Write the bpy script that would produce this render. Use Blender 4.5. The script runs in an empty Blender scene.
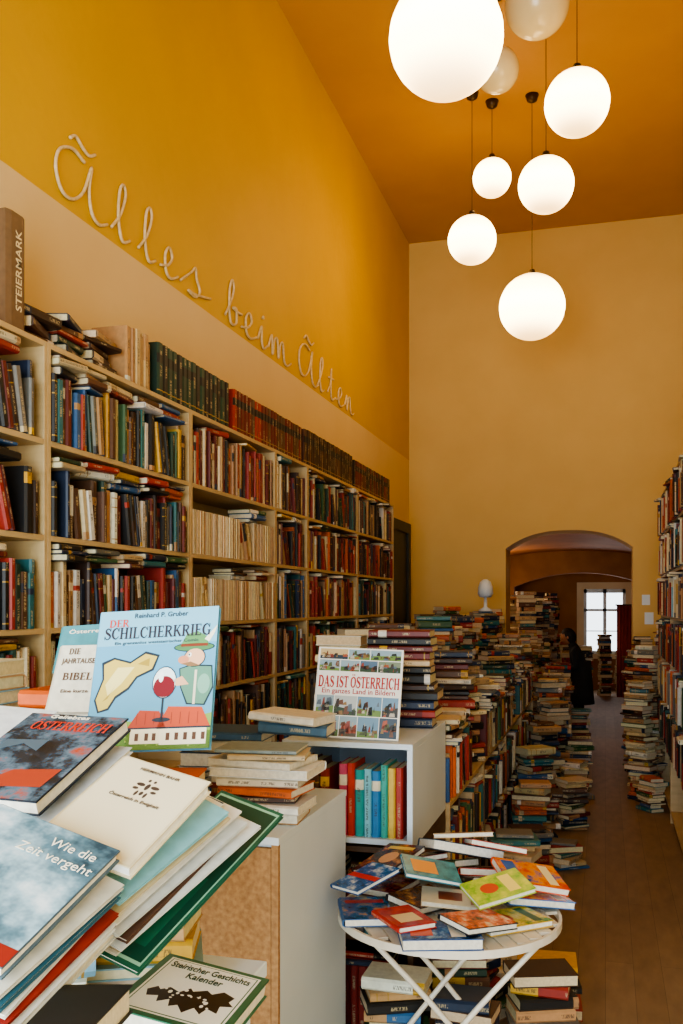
import bpy, math, random
import numpy as np
from mathutils import Vector, Matrix
rnd = random.Random(11)
S = bpy.context.scene
COL = S.collection
F=930.0; CX=341.5; HY=605.0; H=1.75
YAW=math.atan(264/930.0); c_=math.cos(YAW); s_=math.sin(YAW)

# ---------- survey helpers: photograph measurement + real distance -> room coordinates
def pt(px,py,d):
    r=(px-CX)/F*d
    return Vector((r*c_-d*s_, r*s_+d*c_, H-(py-HY)*d/F))
def onz(px,py,z):
    d=F*(H-z)/(py-HY)
    return pt(px,py,d)

def lin(c):
    return tuple(((x/12.92) if x<=0.04045 else ((x+0.055)/1.055)**2.4) for x in c[:3])
def hx(h):
    h=h.lstrip('#'); return lin([int(h[i:i+2],16)/255 for i in (0,2,4)])

# ---------- materials
def base_mat(name):
    m=bpy.data.materials.new(name); m.use_nodes=True
    nt=m.node_tree; b=nt.nodes['Principled BSDF']; return m,nt,b
def noise_mat(name,c1,c2=None,scale=5,rough=.6,bump=0.0,metal=0,stretch=(1,1,1),detail=6):
    m,nt,b=base_mat(name)
    c2=c2 or tuple(x*.82 for x in c1)
    tc=nt.nodes.new('ShaderNodeTexCoord'); mp=nt.nodes.new('ShaderNodeMapping'); mp.inputs['Scale'].default_value=stretch
    n=nt.nodes.new('ShaderNodeTexNoise'); n.inputs['Scale'].default_value=scale; n.inputs['Detail'].default_value=detail
    r=nt.nodes.new('ShaderNodeValToRGB'); r.color_ramp.elements[0].position=.3; r.color_ramp.elements[1].position=.7
    r.color_ramp.elements[0].color=(*c2,1); r.color_ramp.elements[1].color=(*c1,1)
    L=nt.links.new
    L(tc.outputs['Object'],mp.inputs['Vector']); L(mp.outputs[0],n.inputs['Vector']); L(n.outputs['Fac'],r.inputs[0]); L(r.outputs[0],b.inputs['Base Color'])
    b.inputs['Roughness'].default_value=rough; b.inputs['Metallic'].default_value=metal
    if bump:
        bp=nt.nodes.new('ShaderNodeBump'); bp.inputs['Strength'].default_value=bump; bp.inputs['Distance'].default_value=.01
        L(n.outputs['Fac'],bp.inputs['Height']); L(bp.outputs[0],b.inputs['Normal'])
    return m
def globe_mat(name):
    # opal glass with bulb glow painted into the emission ramp: brightest band at bulb height, warmer and dimmer at both poles
    m,nt,b=base_mat(name); L=nt.links.new
    b.inputs['Base Color'].default_value=(.9,.86,.76,1)
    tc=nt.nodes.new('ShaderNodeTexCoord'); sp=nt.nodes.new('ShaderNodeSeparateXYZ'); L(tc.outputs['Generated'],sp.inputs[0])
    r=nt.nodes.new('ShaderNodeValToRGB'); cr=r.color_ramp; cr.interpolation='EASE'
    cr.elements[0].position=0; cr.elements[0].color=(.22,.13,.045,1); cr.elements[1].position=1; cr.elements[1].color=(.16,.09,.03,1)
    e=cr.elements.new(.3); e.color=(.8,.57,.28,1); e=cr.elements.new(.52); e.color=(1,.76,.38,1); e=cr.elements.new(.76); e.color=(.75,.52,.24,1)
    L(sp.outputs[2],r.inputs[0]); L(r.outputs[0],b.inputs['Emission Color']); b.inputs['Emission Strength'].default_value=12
    return m

def attr_mat(name,ink=False,rough=.5):
    m,nt,b=base_mat(name); L=nt.links.new
    a=nt.nodes.new('ShaderNodeVertexColor'); a.layer_name='Col'
    b.inputs['Roughness'].default_value=rough
    if not ink:
        L(a.outputs['Color'],b.inputs['Base Color']); return m
    uv=nt.nodes.new('ShaderNodeUVMap'); uv.uv_map='UVMap'
    sp=nt.nodes.new('ShaderNodeSeparateXYZ'); L(uv.outputs[0],sp.inputs[0])
    def M(op,x,y=None,z=None):
        n=nt.nodes.new('ShaderNodeMath'); n.operation=op
        for i,v in enumerate((x,y,z)):
            if v is None: continue
            if isinstance(v,(int,float)): n.inputs[i].default_value=v
            else: L(v,n.inputs[i])
        return n.outputs[0]
    u=sp.outputs[0]; v=sp.outputs[1]
    fu=M('FRACT',u); seed=M('FLOOR',u)
    valid=M('GREATER_THAN',u,0)
    mid=M('MULTIPLY',M('GREATER_THAN',fu,.34),M('LESS_THAN',fu,.66))
    cb=nt.nodes.new('ShaderNodeCombineXYZ'); L(M('MULTIPLY',v,13.0),cb.inputs[0]); L(M('MULTIPLY',seed,7.31),cb.inputs[1])
    n1=nt.nodes.new('ShaderNodeTexNoise'); n1.inputs['Scale'].default_value=1; n1.inputs['Detail'].default_value=0; L(cb.outputs[0],n1.inputs['Vector'])
    blk=M('GREATER_THAN',n1.outputs['Fac'],.54)
    cb2=nt.nodes.new('ShaderNodeCombineXYZ'); L(M('MULTIPLY',v,260.0),cb2.inputs[0]); L(M('MULTIPLY',fu,3.0),cb2.inputs[1]); L(seed,cb2.inputs[2])
    n2=nt.nodes.new('ShaderNodeTexNoise'); n2.inputs['Scale'].default_value=1; n2.inputs['Detail'].default_value=1; L(cb2.outputs[0],n2.inputs['Vector'])
    let=M('GREATER_THAN',n2.outputs['Fac'],.48)
    fac=M('MULTIPLY',M('MULTIPLY',valid,mid),M('MULTIPLY',blk,let))
    bw=nt.nodes.new('ShaderNodeRGBToBW'); L(a.outputs['Color'],bw.inputs[0])
    dark=M('LESS_THAN',bw.outputs[0],.17)
    mi=nt.nodes.new('ShaderNodeMix'); mi.data_type='RGBA'; L(dark,mi.inputs[0]); mi.inputs[6].default_value=(.05,.03,.02,1); mi.inputs[7].default_value=(.5,.4,.22,1)
    mx=nt.nodes.new('ShaderNodeMix'); mx.data_type='RGBA'; L(M('MULTIPLY',fac,.65),mx.inputs[0]); L(a.outputs['Color'],mx.inputs[6]); L(mi.outputs[2],mx.inputs[7])
    tc=nt.nodes.new('ShaderNodeTexCoord'); n3=nt.nodes.new('ShaderNodeTexNoise'); n3.inputs['Scale'].default_value=40; L(tc.outputs['Object'],n3.inputs['Vector'])
    hs=nt.nodes.new('ShaderNodeHueSaturation'); L(mx.outputs[2],hs.inputs['Color']); L(M('ADD',M('MULTIPLY',n3.outputs['Fac'],.5),.75),hs.inputs['Value'])
    L(hs.outputs[0],b.inputs['Base Color'])
    return m
MAT_COVER=attr_mat('book_cloth',True,.5)
MAT_PRINT=attr_mat('cover_print_ink',False,.35)
def paper_mat():
    m,nt,b=base_mat('paper_edges'); L=nt.links.new
    a=nt.nodes.new('ShaderNodeVertexColor'); a.layer_name='Col'
    tc=nt.nodes.new('ShaderNodeTexCoord'); n=nt.nodes.new('ShaderNodeTexNoise'); n.inputs['Scale'].default_value=90; L(tc.outputs['Object'],n.inputs['Vector'])
    r=nt.nodes.new('ShaderNodeMapRange'); r.inputs[3].default_value=.7; r.inputs[4].default_value=1.15; L(n.outputs['Fac'],r.inputs[0])
    hs=nt.nodes.new('ShaderNodeHueSaturation'); L(a.outputs['Color'],hs.inputs['Color']); L(r.outputs[0],hs.inputs['Value']); L(hs.outputs[0],b.inputs['Base Color'])
    b.inputs['Roughness'].default_value=.85
    return m
MAT_PAPER=paper_mat()
def art_mat(name,cols,scale=9,rough=.25):
    m,nt,b=base_mat(name); L=nt.links.new
    tc=nt.nodes.new('ShaderNodeTexCoord'); n=nt.nodes.new('ShaderNodeTexNoise'); n.inputs['Scale'].default_value=scale; n.inputs['Detail'].default_value=5; n.inputs['Roughness'].default_value=.65
    r=nt.nodes.new('ShaderNodeValToRGB'); cr=r.color_ramp
    k=len(cols)
    cr.elements[0].position=.36; cr.elements[0].color=(*cols[0],1); cr.elements[1].position=.64; cr.elements[1].color=(*cols[-1],1)
    for i in range(1,k-1):
        e=cr.elements.new(.36+.28*i/(k-1)); e.color=(*cols[i],1)
    L(tc.outputs['Object'],n.inputs['Vector']); L(n.outputs['Fac'],r.inputs[0]); L(r.outputs[0],b.inputs['Base Color']); b.inputs['Roughness'].default_value=rough
    return m

# ---------- object helpers
def link(o): COL.objects.link(o); return o
def thing(o,label,cat,group=None,kind=None):
    o['label']=label; o['category']=cat
    if group: o['group']=group
    if kind: o['kind']=kind
    return o
def mesh_obj(name,vs,fs,mat=None,parent=None,smooth=False,cols=None,loc=None):
    me=bpy.data.meshes.new(name); me.from_pydata([tuple(v) for v in vs],[],fs); me.update()
    if mat: me.materials.append(mat)
    if smooth:
        me.polygons.foreach_set('use_smooth',[True]*len(me.polygons))
    if cols:
        ca=me.color_attributes.new('Col','FLOAT_COLOR','CORNER'); arr=[]
        for p,cc in zip(me.polygons,cols): arr+= [cc[0],cc[1],cc[2],1.0]*p.loop_total
        ca.data.foreach_set('color',arr)
    o=bpy.data.objects.new(name,me); link(o)
    if parent: o.parent=parent
    if loc is not None: o.location=loc
    return o
def empty(name,loc=(0,0,0)):
    o=bpy.data.objects.new(name,None); o.empty_display_size=.1; o.location=loc; return link(o)
def box_vf(x0,x1,y0,y1,z0,z1,off=0):
    v=[(x0,y0,z0),(x1,y0,z0),(x1,y1,z0),(x0,y1,z0),(x0,y0,z1),(x1,y0,z1),(x1,y1,z1),(x0,y1,z1)]
    f=[(0,3,2,1),(4,5,6,7),(0,1,5,4),(1,2,6,5),(2,3,7,6),(3,0,4,7)]
    return v,[tuple(i+off for i in q) for q in f]
def boxes(name,lst,mat,parent=None,bevel=0):
    V=[];Fc=[]
    for b in lst:
        v,f=box_vf(*b,off=len(V)); V+=v; Fc+=f
    o=mesh_obj(name,V,Fc,mat,parent)
    if bevel:
        md=o.modifiers.new('b','BEVEL'); md.width=bevel; md.segments=2; md.limit_method='ANGLE'
    return o
def catmull(P,n=6):
    P=[Vector(p) for p in P]; out=[]
    for i in range(len(P)-1):
        p0=P[max(i-1,0)];p1=P[i];p2=P[i+1];p3=P[min(i+2,len(P)-1)]
        for k in range(n):
            t=k/n
            out.append(.5*((2*p1)+(p2-p0)*t+(2*p0-5*p1+4*p2-p3)*t*t+(3*p1-p0-3*p2+p3)*t**3))
    out.append(P[-1]); return out
def tube_vf(P,r,n=8,off=0):
    P=[Vector(p) for p in P]; V=[];Fc=[]
    T=(P[1]-P[0]).normalized(); a=T.orthogonal().normalized()
    for i,p in enumerate(P):
        if i==0: T=(P[1]-P[0])
        elif i==len(P)-1: T=P[-1]-P[-2]
        else: T=P[i+1]-P[i-1]
        T=T.normalized(); a=(a-T*a.dot(T)).normalized(); b=T.cross(a)
        rr=r[i] if isinstance(r,(list,tuple)) else r
        for k in range(n):
            an=2*math.pi*k/n; V.append(p+a*math.cos(an)*rr+b*math.sin(an)*rr)
    for i in range(len(P)-1):
        for k in range(n):
            Fc.append((off+i*n+k,off+i*n+(k+1)%n,off+(i+1)*n+(k+1)%n,off+(i+1)*n+k))
    Fc.append(tuple(off+k for k in range(n))[::-1]); Fc.append(tuple(off+(len(P)-1)*n+k for k in range(n)))
    return V,Fc
def tube(name,P,r,mat,parent=None,n=8):
    V,Fc=tube_vf(P,r,n); return mesh_obj(name,V,Fc,mat,parent,True)
def lathe(name,prof,mat,parent=None,n=32,loc=None):
    V=[];Fc=[]
    for (r,z) in prof:
        for k in range(n):
            a=2*math.pi*k/n; V.append((r*math.cos(a),r*math.sin(a),z))
    for i in range(len(prof)-1):
        for k in range(n): Fc.append((i*n+k,i*n+(k+1)%n,(i+1)*n+(k+1)%n,(i+1)*n+k))
    Fc.append(tuple(range(n))[::-1]); Fc.append(tuple((len(prof)-1)*n+k for k in range(n)))
    return mesh_obj(name,V,Fc,mat,parent,True,loc=loc)

# ---------- room materials
def wall_two_tone():
    m,nt,b=base_mat('two_tone_plaster'); L=nt.links.new
    g=nt.nodes.new('ShaderNodeNewGeometry'); sp=nt.nodes.new('ShaderNodeSeparateXYZ'); L(g.outputs['Position'],sp.inputs[0])
    gt=nt.nodes.new('ShaderNodeMath'); gt.operation='GREATER_THAN'; gt.inputs[1].default_value=3.57; L(sp.outputs[2],gt.inputs[0])
    n=nt.nodes.new('ShaderNodeTexNoise'); n.inputs['Scale'].default_value=1.3; n.inputs['Detail'].default_value=8; L(g.outputs['Position'],n.inputs['Vector'])
    def ramp(a,bb):
        r=nt.nodes.new('ShaderNodeValToRGB'); r.color_ramp.elements[0].position=.3; r.color_ramp.elements[1].position=.7
        r.color_ramp.elements[0].color=(*a,1); r.color_ramp.elements[1].color=(*bb,1); L(n.outputs['Fac'],r.inputs[0]); return r
    lo=ramp(hx('DABC86'),hx('E0C490')); up=ramp((.62,.36,.006),(.68,.40,.008))
    mx=nt.nodes.new('ShaderNodeMix'); mx.data_type='RGBA'; L(gt.outputs[0],mx.inputs[0]); L(lo.outputs[0],mx.inputs[6]); L(up.outputs[0],mx.inputs[7])
    L(mx.outputs[2],b.inputs['Base Color']); b.inputs['Roughness'].default_value=.6
    bp=nt.nodes.new('ShaderNodeBump'); bp.inputs['Strength'].default_value=.12; n4=nt.nodes.new('ShaderNodeTexNoise'); n4.inputs['Scale'].default_value=14; L(g.outputs['Position'],n4.inputs['Vector']); L(n4.outputs['Fac'],bp.inputs['Height']); bp.inputs['Distance'].default_value=.02; L(bp.outputs[0],b.inputs['Normal'])
    return m
M_WL=wall_two_tone()
M_BACK=noise_mat('ochre_plaster',(.70,.485,.165),(.655,.445,.145),2,.7,.08)
M_CEIL=noise_mat('orange_ceiling_paint',(.58,.30,.055),(.53,.27,.048),1.5,.6)
M_RIGHT=noise_mat('cream_plaster',hx('DEC594'),hx('D6BC88'),2,.7)
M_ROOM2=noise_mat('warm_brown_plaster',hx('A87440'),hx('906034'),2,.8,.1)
def floor_mat():
    m,nt,b=base_mat('worn_floorboards'); L=nt.links.new
    tc=nt.nodes.new('ShaderNodeTexCoord'); mp=nt.nodes.new('ShaderNodeMapping'); mp.inputs['Rotation'].default_value=(0,0,math.pi/2); L(tc.outputs['Object'],mp.inputs[0])
    br=nt.nodes.new('ShaderNodeTexBrick'); br.inputs['Scale'].default_value=1; br.inputs['Brick Width'].default_value=1.9; br.inputs['Row Height'].default_value=.13; br.inputs['Mortar Size'].default_value=.001
    br.inputs['Color1'].default_value=(*hx('8C7254'),1); br.inputs['Color2'].default_value=(*hx('846A4C'),1); br.inputs['Mortar'].default_value=(*hx('624E38'),1); L(mp.outputs[0],br.inputs[0])
    n=nt.nodes.new('ShaderNodeTexNoise'); n.inputs['Scale'].default_value=3; n.inputs['Detail'].default_value=8
    mp2=nt.nodes.new('ShaderNodeMapping'); mp2.inputs['Scale'].default_value=(5,1.5,1); L(tc.outputs['Object'],mp2.inputs[0]); L(mp2.outputs[0],n.inputs[0])
    mr=nt.nodes.new('ShaderNodeMapRange'); mr.inputs[3].default_value=.6; mr.inputs[4].default_value=1.4; L(n.outputs['Fac'],mr.inputs[0])
    hs=nt.nodes.new('ShaderNodeHueSaturation'); L(br.outputs[0],hs.inputs['Color']); L(mr.outputs[0],hs.inputs['Value']); L(hs.outputs[0],b.inputs['Base Color'])
    b.inputs['Roughness'].default_value=.6; return m
M_FLOOR=floor_mat()
M_SHELF=noise_mat('cream_painted_wood',hx('C8AC7C'),hx('BA9E6E'),4,.5,stretch=(1,1,8))
M_WHITE=noise_mat('white_laminate',hx('DCE8F2'),hx('D2E0EA'),3,.45)
M_WOOD=noise_mat('dark_stained_wood',hx('5A4028'),hx('422D1A'),4,.5,stretch=(1,1,8))
M_CHIP=noise_mat('raw_chipboard',hx('B88F60'),hx('946C44'),60,.8,.2)
M_METAL=noise_mat('cream_lacquered_metal',hx('E4DCCB'),hx('D5CAB4'),6,.4)
M_BRASS=noise_mat('dark_brass',hx('5A452A'),hx('3A2C1C'),6,.4,metal=.6)
M_CORD=noise_mat('black_cord',hx('3A2A1A'),hx('2A1E12'),6,.6)
M_DARK=noise_mat('dark_green_paint',hx('2C2C22'),hx('1E1E18'),4,.5)
M_LETTER=noise_mat('cream_rope',hx('E8D3A8'),hx('D2B880'),40,.7)

XL=-2.38; XR=.9; YB=11.5; YF=-1.6; ZC=6.3
def struct(o): o['kind']='structure'; return o
struct(boxes('floor',[(XL-.3,1.5,YF-.3,20.6,-.1,0)],M_FLOOR))
struct(boxes('wall_left',[(XL-.3,XL,YF,YB,0,ZC)],M_WL))
struct(boxes('wall_right',[(XR,XR+.3,YF,YB,0,ZC)],M_RIGHT))
struct(boxes('ceiling',[(XL-.3,XR+.3,YF-.3,YB+.4,ZC,ZC+.2)],M_CEIL))
struct(boxes('wall_front',[(XL-.3,-2.1,YF-.3,YF,0,ZC),(.7,XR+.3,YF-.3,YF,0,ZC),(-2.1,.7,YF-.3,YF,0,.3),(-2.1,.7,YF-.3,YF,3.3,ZC)],M_RIGHT))
def arch_wall(name,y0,y1,xa,xb,x0,x1,zs,zt,ztop,mat,n=18,ex=2.6):
    V=[];Fc=[]
    def q(*p):
        i=len(V); V.extend(p); Fc.append(tuple(range(i,i+len(p))))
    def az(k):
        u=-1+2*k/n
        return zs+(zt-zs)*(1-abs(u)**ex)
    for (yy,fl) in ((y0,False),(y1,True)):
        def qq(a,b,c,d):
            ps=[a,b,c,d]
            if fl: ps=ps[::-1]
            q(*ps)
        qq((x0,yy,0),(xa,yy,0),(xa,yy,ztop),(x0,yy,ztop))
        qq((xb,yy,0),(x1,yy,0),(x1,yy,ztop),(xb,yy,ztop))
        for k in range(n):
            a=xa+(xb-xa)*k/n; b=xa+(xb-xa)*(k+1)/n
            qq((a,yy,az(k)),(b,yy,az(k+1)),(b,yy,ztop),(a,yy,ztop))
    q((xa,y0,0),(xa,y1,0),(xa,y1,zs),(xa,y0,zs)); q((xb,y0,0),(xb,y0,zs),(xb,y1,zs),(xb,y1,0))
    for k in range(n):
        a=xa+(xb-xa)*k/n; b=xa+(xb-xa)*(k+1)/n
        q((a,y0,az(k)),(a,y1,az(k)),(b,y1,az(k+1)),(b,y0,az(k+1)))
    q((x0,y0,0),(x0,y0,ztop),(x0,y1,ztop),(x0,y1,0)); q((x1,y0,0),(x1,y1,0),(x1,y1,ztop),(x1,y0,ztop)); q((x0,y0,ztop),(x1,y0,ztop),(x1,y1,ztop),(x0,y1,ztop))
    return mesh_obj(name,V,Fc,mat)
struct(arch_wall('wall_back',YB,YB+.55,-1.174,.31,XL-.3,XR+.3,2.44,2.65,ZC,M_BACK))
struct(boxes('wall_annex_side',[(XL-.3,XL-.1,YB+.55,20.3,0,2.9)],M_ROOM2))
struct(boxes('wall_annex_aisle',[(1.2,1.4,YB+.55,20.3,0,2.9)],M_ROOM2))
V=[];Fc=[]; nv=16
for yy in (YB+.55,20.3):
    for k in range(nv+1):
        u=-1+2*k/nv; V.append((-.6+u*1.9,yy,2.3+.48*math.sqrt(max(0,1-u*u*.9))))
for k in range(nv): Fc.append((k,k+1,nv+1+k+1,nv+1+k))
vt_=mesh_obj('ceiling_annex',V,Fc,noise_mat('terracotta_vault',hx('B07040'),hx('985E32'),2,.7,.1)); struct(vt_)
md=vt_.modifiers.new('s','SOLIDIFY'); md.thickness=.1; md.offset=1
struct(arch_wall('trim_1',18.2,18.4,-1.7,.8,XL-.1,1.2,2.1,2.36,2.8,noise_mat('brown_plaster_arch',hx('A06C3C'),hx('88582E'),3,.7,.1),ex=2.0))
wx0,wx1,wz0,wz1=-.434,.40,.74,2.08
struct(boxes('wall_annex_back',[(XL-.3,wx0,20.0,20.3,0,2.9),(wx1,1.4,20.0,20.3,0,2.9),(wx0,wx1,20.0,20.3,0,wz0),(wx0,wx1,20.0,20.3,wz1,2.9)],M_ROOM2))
win=struct(boxes('window_1',[(wx0,wx0+.06,20.0,20.08,wz0,wz1),(wx1-.06,wx1,20.0,20.08,wz0,wz1),(wx0,wx1,20.0,20.08,wz0,wz0+.06),(wx0,wx1,20.0,20.08,wz1-.08,wz1),
  (-.05,.02,20.0,20.08,wz0,wz1),(wx0,wx1,20.0,20.08,1.62,1.67),(wx0,wx1,20.02,20.05,1.2,1.22)],M_WHITE))
struct(boxes('trim_3',[(wx0-.14,wx0,19.97,20.0,wz0-.1,wz1+.14),(wx1,wx1+.14,19.97,20.0,wz0-.1,wz1+.14),(wx0,wx1,19.97,20.0,wz1,wz1+.14),(wx0,wx1,19.9,20.0,wz0-.1,wz0)],noise_mat('pale_reveal',hx('E4D2B0'),hx('D8C4A0'),3,.7)))
struct(boxes('door_1',[(XL,XL+.05,9.75,11.1,0,2.62)],M_DARK))
struct(boxes('trim_2',[(XL,XL+.08,9.62,9.75,0,2.74),(XL,XL+.08,11.1,11.23,0,2.74),(XL,XL+.08,9.75,11.1,2.62,2.74)],M_DARK))

# ---------- books
PAL={
 'red':hx('9E2E20'),'dark red':hx('661E1A'),'brown':hx('5B3A26'),'dark brown':hx('3A2418'),'black':hx('1B1917'),'navy blue':hx('1E2C44'),
 'blue':hx('2F5A85'),'teal':hx('2B6A6C'),'green':hx('3A5A34'),'dark green':hx('1F3A2A'),'cream':hx('D8C49A'),'white':hx('DAD3C2'),
 'tan':hx('B0865A'),'orange':hx('C45A20'),'yellow':hx('C99C30'),'grey':hx('6E6A62'),'beige':hx('C4A878'),'pink':hx('B04A62'),'light blue':hx('7FA8B8')}
MIX=['red','dark red','brown','dark brown','black','navy blue','blue','teal','green','dark green','cream','white','tan','orange','yellow','grey','beige','brown','white','black','red']
DARKM=['dark red','brown','dark brown','black','navy blue','dark green','grey','red','tan','cream','brown','teal','black','white']
LIGHTM=['cream','white','beige','tan','white','cream','grey','light blue','red','navy blue','orange']
AISLE=['tan','brown','dark brown','black','cream','navy blue','dark red','grey','red','beige','green','tan','teal','orange','brown','blue','beige','white']
REDS=['red','dark red','brown','red','orange','dark red','tan','dark brown','black','cream']
GREENS=['dark green','green','teal','dark green','brown','black','cream','red','dark green']
CREAMS=['cream','beige','cream','tan','beige','cream']
SET_DG=['dark green','dark green','black']; SET_BR=['dark brown','brown','dark brown']; SET_DR=['dark red','dark red','brown','red']
def jit(c,a=.18):
    k=1+rnd.uniform(-a,a); return tuple(max(0,min(1,x*k*(1+rnd.uniform(-.06,.06)))) for x in c)
SEED=[1]; DIM=[1.0]
def book_geo(t,w,h,col,bands=None,round_=None,pc=None,c=None):
    SEED[0]+=1; sd=SEED[0]%997+1
    if c is None: c=min(.0028,t*.14)
    b=min(.006,t*.22) if round_ is None else round_
    pc=pc or jit(hx('D9C7A0'),.12)
    O=[(-t/2,w),(-t/2,.003),(-t*.3,-b),(t*.3,-b),(t/2,.003),(t/2,w)]
    I=[(-t/2+c,w),(-t/2+c,.005),(-t*.28,-b+c+.001),(t*.28,-b+c+.001),(t/2-c,.005),(t/2-c,w)]
    V=[];Fc=[];C=[];UV=[]
    def q(ps,cc,uv=None):
        i=len(V); V.extend(ps); Fc.append(tuple(range(i,i+len(ps)))); C.append(cc); UV.append(uv or [(-5,0)]*len(ps))
    bands=bands or [(0,1,col)]
    us=[0,.02,.2,.8,.98,1]
    for k in range(5):
        a=O[k]; d=O[k+1]
        if k in (0,4):
            q([(a[0],a[1],0),(d[0],d[1],0),(d[0],d[1],h),(a[0],a[1],h)],col)
        else:
            for (v0,v1,bc) in bands:
                z0=v0*h; z1=v1*h
                q([(a[0],a[1],z0),(d[0],d[1],z0),(d[0],d[1],z1),(a[0],a[1],z1)],bc,[(sd+us[k],z0),(sd+us[k+1],z0),(sd+us[k+1],z1),(sd+us[k],z1)])
        ia=I[k]; id_=I[k+1]
        q([(ia[0],ia[1],0),(ia[0],ia[1],h),(id_[0],id_[1],h),(id_[0],id_[1],0)],col)
        q([(a[0],a[1],h),(d[0],d[1],h),(id_[0],id_[1],h),(ia[0],ia[1],h)],col)
        q([(a[0],a[1],0),(ia[0],ia[1],0),(id_[0],id_[1],0),(d[0],d[1],0)],col)
    for k,sg in ((0,1),(5,-1)):
        a=O[k]; ia=I[k]; ps=[(a[0],a[1],0),(a[0],a[1],h),(ia[0],ia[1],h),(ia[0],ia[1],0)]
        q(ps if sg>0 else ps[::-1],col)
    m=.003 if h>.05 else 0
    pv,pf=box_vf(-t/2+c,t/2-c,.004,w-m*1.3,m,h-m)
    return (V,Fc,C,UV),(pv,pf,[pc]*6)
def spine_bands(colname,col):
    r=rnd.random()
    alt=jit(PAL[rnd.choice(['cream','tan','black','red','yellow','white','navy blue'])])
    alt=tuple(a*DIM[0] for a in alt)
    if r<.42: return None
    if r<.64:
        a=rnd.uniform(.6,.75); b=a+rnd.uniform(.08,.18); return [(0,a,col),(a,b,alt),(b,1,col)]
    if r<.78:
        a=rnd.uniform(.08,.2); return [(0,a,alt),(a,1,col)]
    if r<.92:
        gold=tuple(a*DIM[0] for a in jit(hx('A88538'))); return [(0,.08,col),(.08,.1,gold),(.1,.7,col),(.7,.72,gold),(.72,.88,col),(.88,.9,gold),(.9,1,col)]
    a=rnd.uniform(.4,.6); return [(0,a,col),(a,1,alt)]
def build_mesh(name,parts):
    V=[];Fc=[];C=[];U=[];MI=[]
    for (v,f,cc,uv,mi) in parts:
        o=len(V); V+=v; Fc+=[tuple(i+o for i in q) for q in f]; C+=cc; U+= uv if uv else [[(-5,0)]*len(q) for q in f]; MI+=[mi]*len(f)
    me=bpy.data.meshes.new(name); me.from_pydata([tuple(v) for v in V],[],Fc); me.update()
    ca=me.color_attributes.new('Col','FLOAT_COLOR','CORNER'); arr=[]; ua=[]
    for q,cc,uu in zip(Fc,C,U):
        arr+=[cc[0],cc[1],cc[2],1.0]*len(q)
        for a in uu: ua+=[a[0],a[1]]
    ca.data.foreach_set('color',arr)
    uvl=me.uv_layers.new(name='UVMap'); uvl.data.foreach_set('uv',ua)
    me.polygons.foreach_set('material_index',MI)
    me.materials.append(MAT_COVER); me.materials.append(MAT_PAPER)
    return me
class Mass:
    def __init__(s): s.parts=[]
    def add(s,cov,pap,M):
        s.parts.append(([tuple(M@Vector(v)) for v in cov[0]],cov[1],cov[2],cov[3],0))
        s.parts.append(([tuple(M@Vector(v)) for v in pap[0]],pap[1],pap[2],None,1))
SHELFMASS=Mass(); STACKMASS=Mass()
NIND={}
def emit(t,w,h,colname,M,mode,group,how,bands='auto',pc=None,col=None):
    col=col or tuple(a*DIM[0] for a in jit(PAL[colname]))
    if bands=='auto': bands=spine_bands(colname,col)
    cov,pap=book_geo(t,w,h,col,bands,pc=pc)
    if mode=='shelf': SHELFMASS.add(cov,pap,M); return
    if mode=='stack': STACKMASS.add(cov,pap,M); return
    NIND[group]=NIND.get(group,0)+1
    thick='thick ' if t>.035 else ('thin ' if t<.018 else '')
    lab='%s%s book %s'%(thick,colname,how)
    if mode=='one':
        me=build_mesh('book',[(cov[0],cov[1],cov[2],cov[3],0),(pap[0],pap[1],pap[2],None,1)])
        o=bpy.data.objects.new('book',me); link(o)
    else:
        o=bpy.data.objects.new('book',build_mesh('book',[(cov[0],cov[1],cov[2],cov[3],0)])); link(o)
        p=bpy.data.objects.new('pages',build_mesh('pages',[(pap[0],pap[1],pap[2],None,1)])); link(p); p.parent=o
    o.matrix_world=M
    thing(o,lab,'book',group)
    return o
def frame(x,y,z,loc):
    M=Matrix.Identity(4)
    for i in range(3):
        M[i][0]=x[i];M[i][1]=y[i];M[i][2]=z[i];M[i][3]=loc[i]
    return M
UP=Vector((0,0,1))
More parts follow.
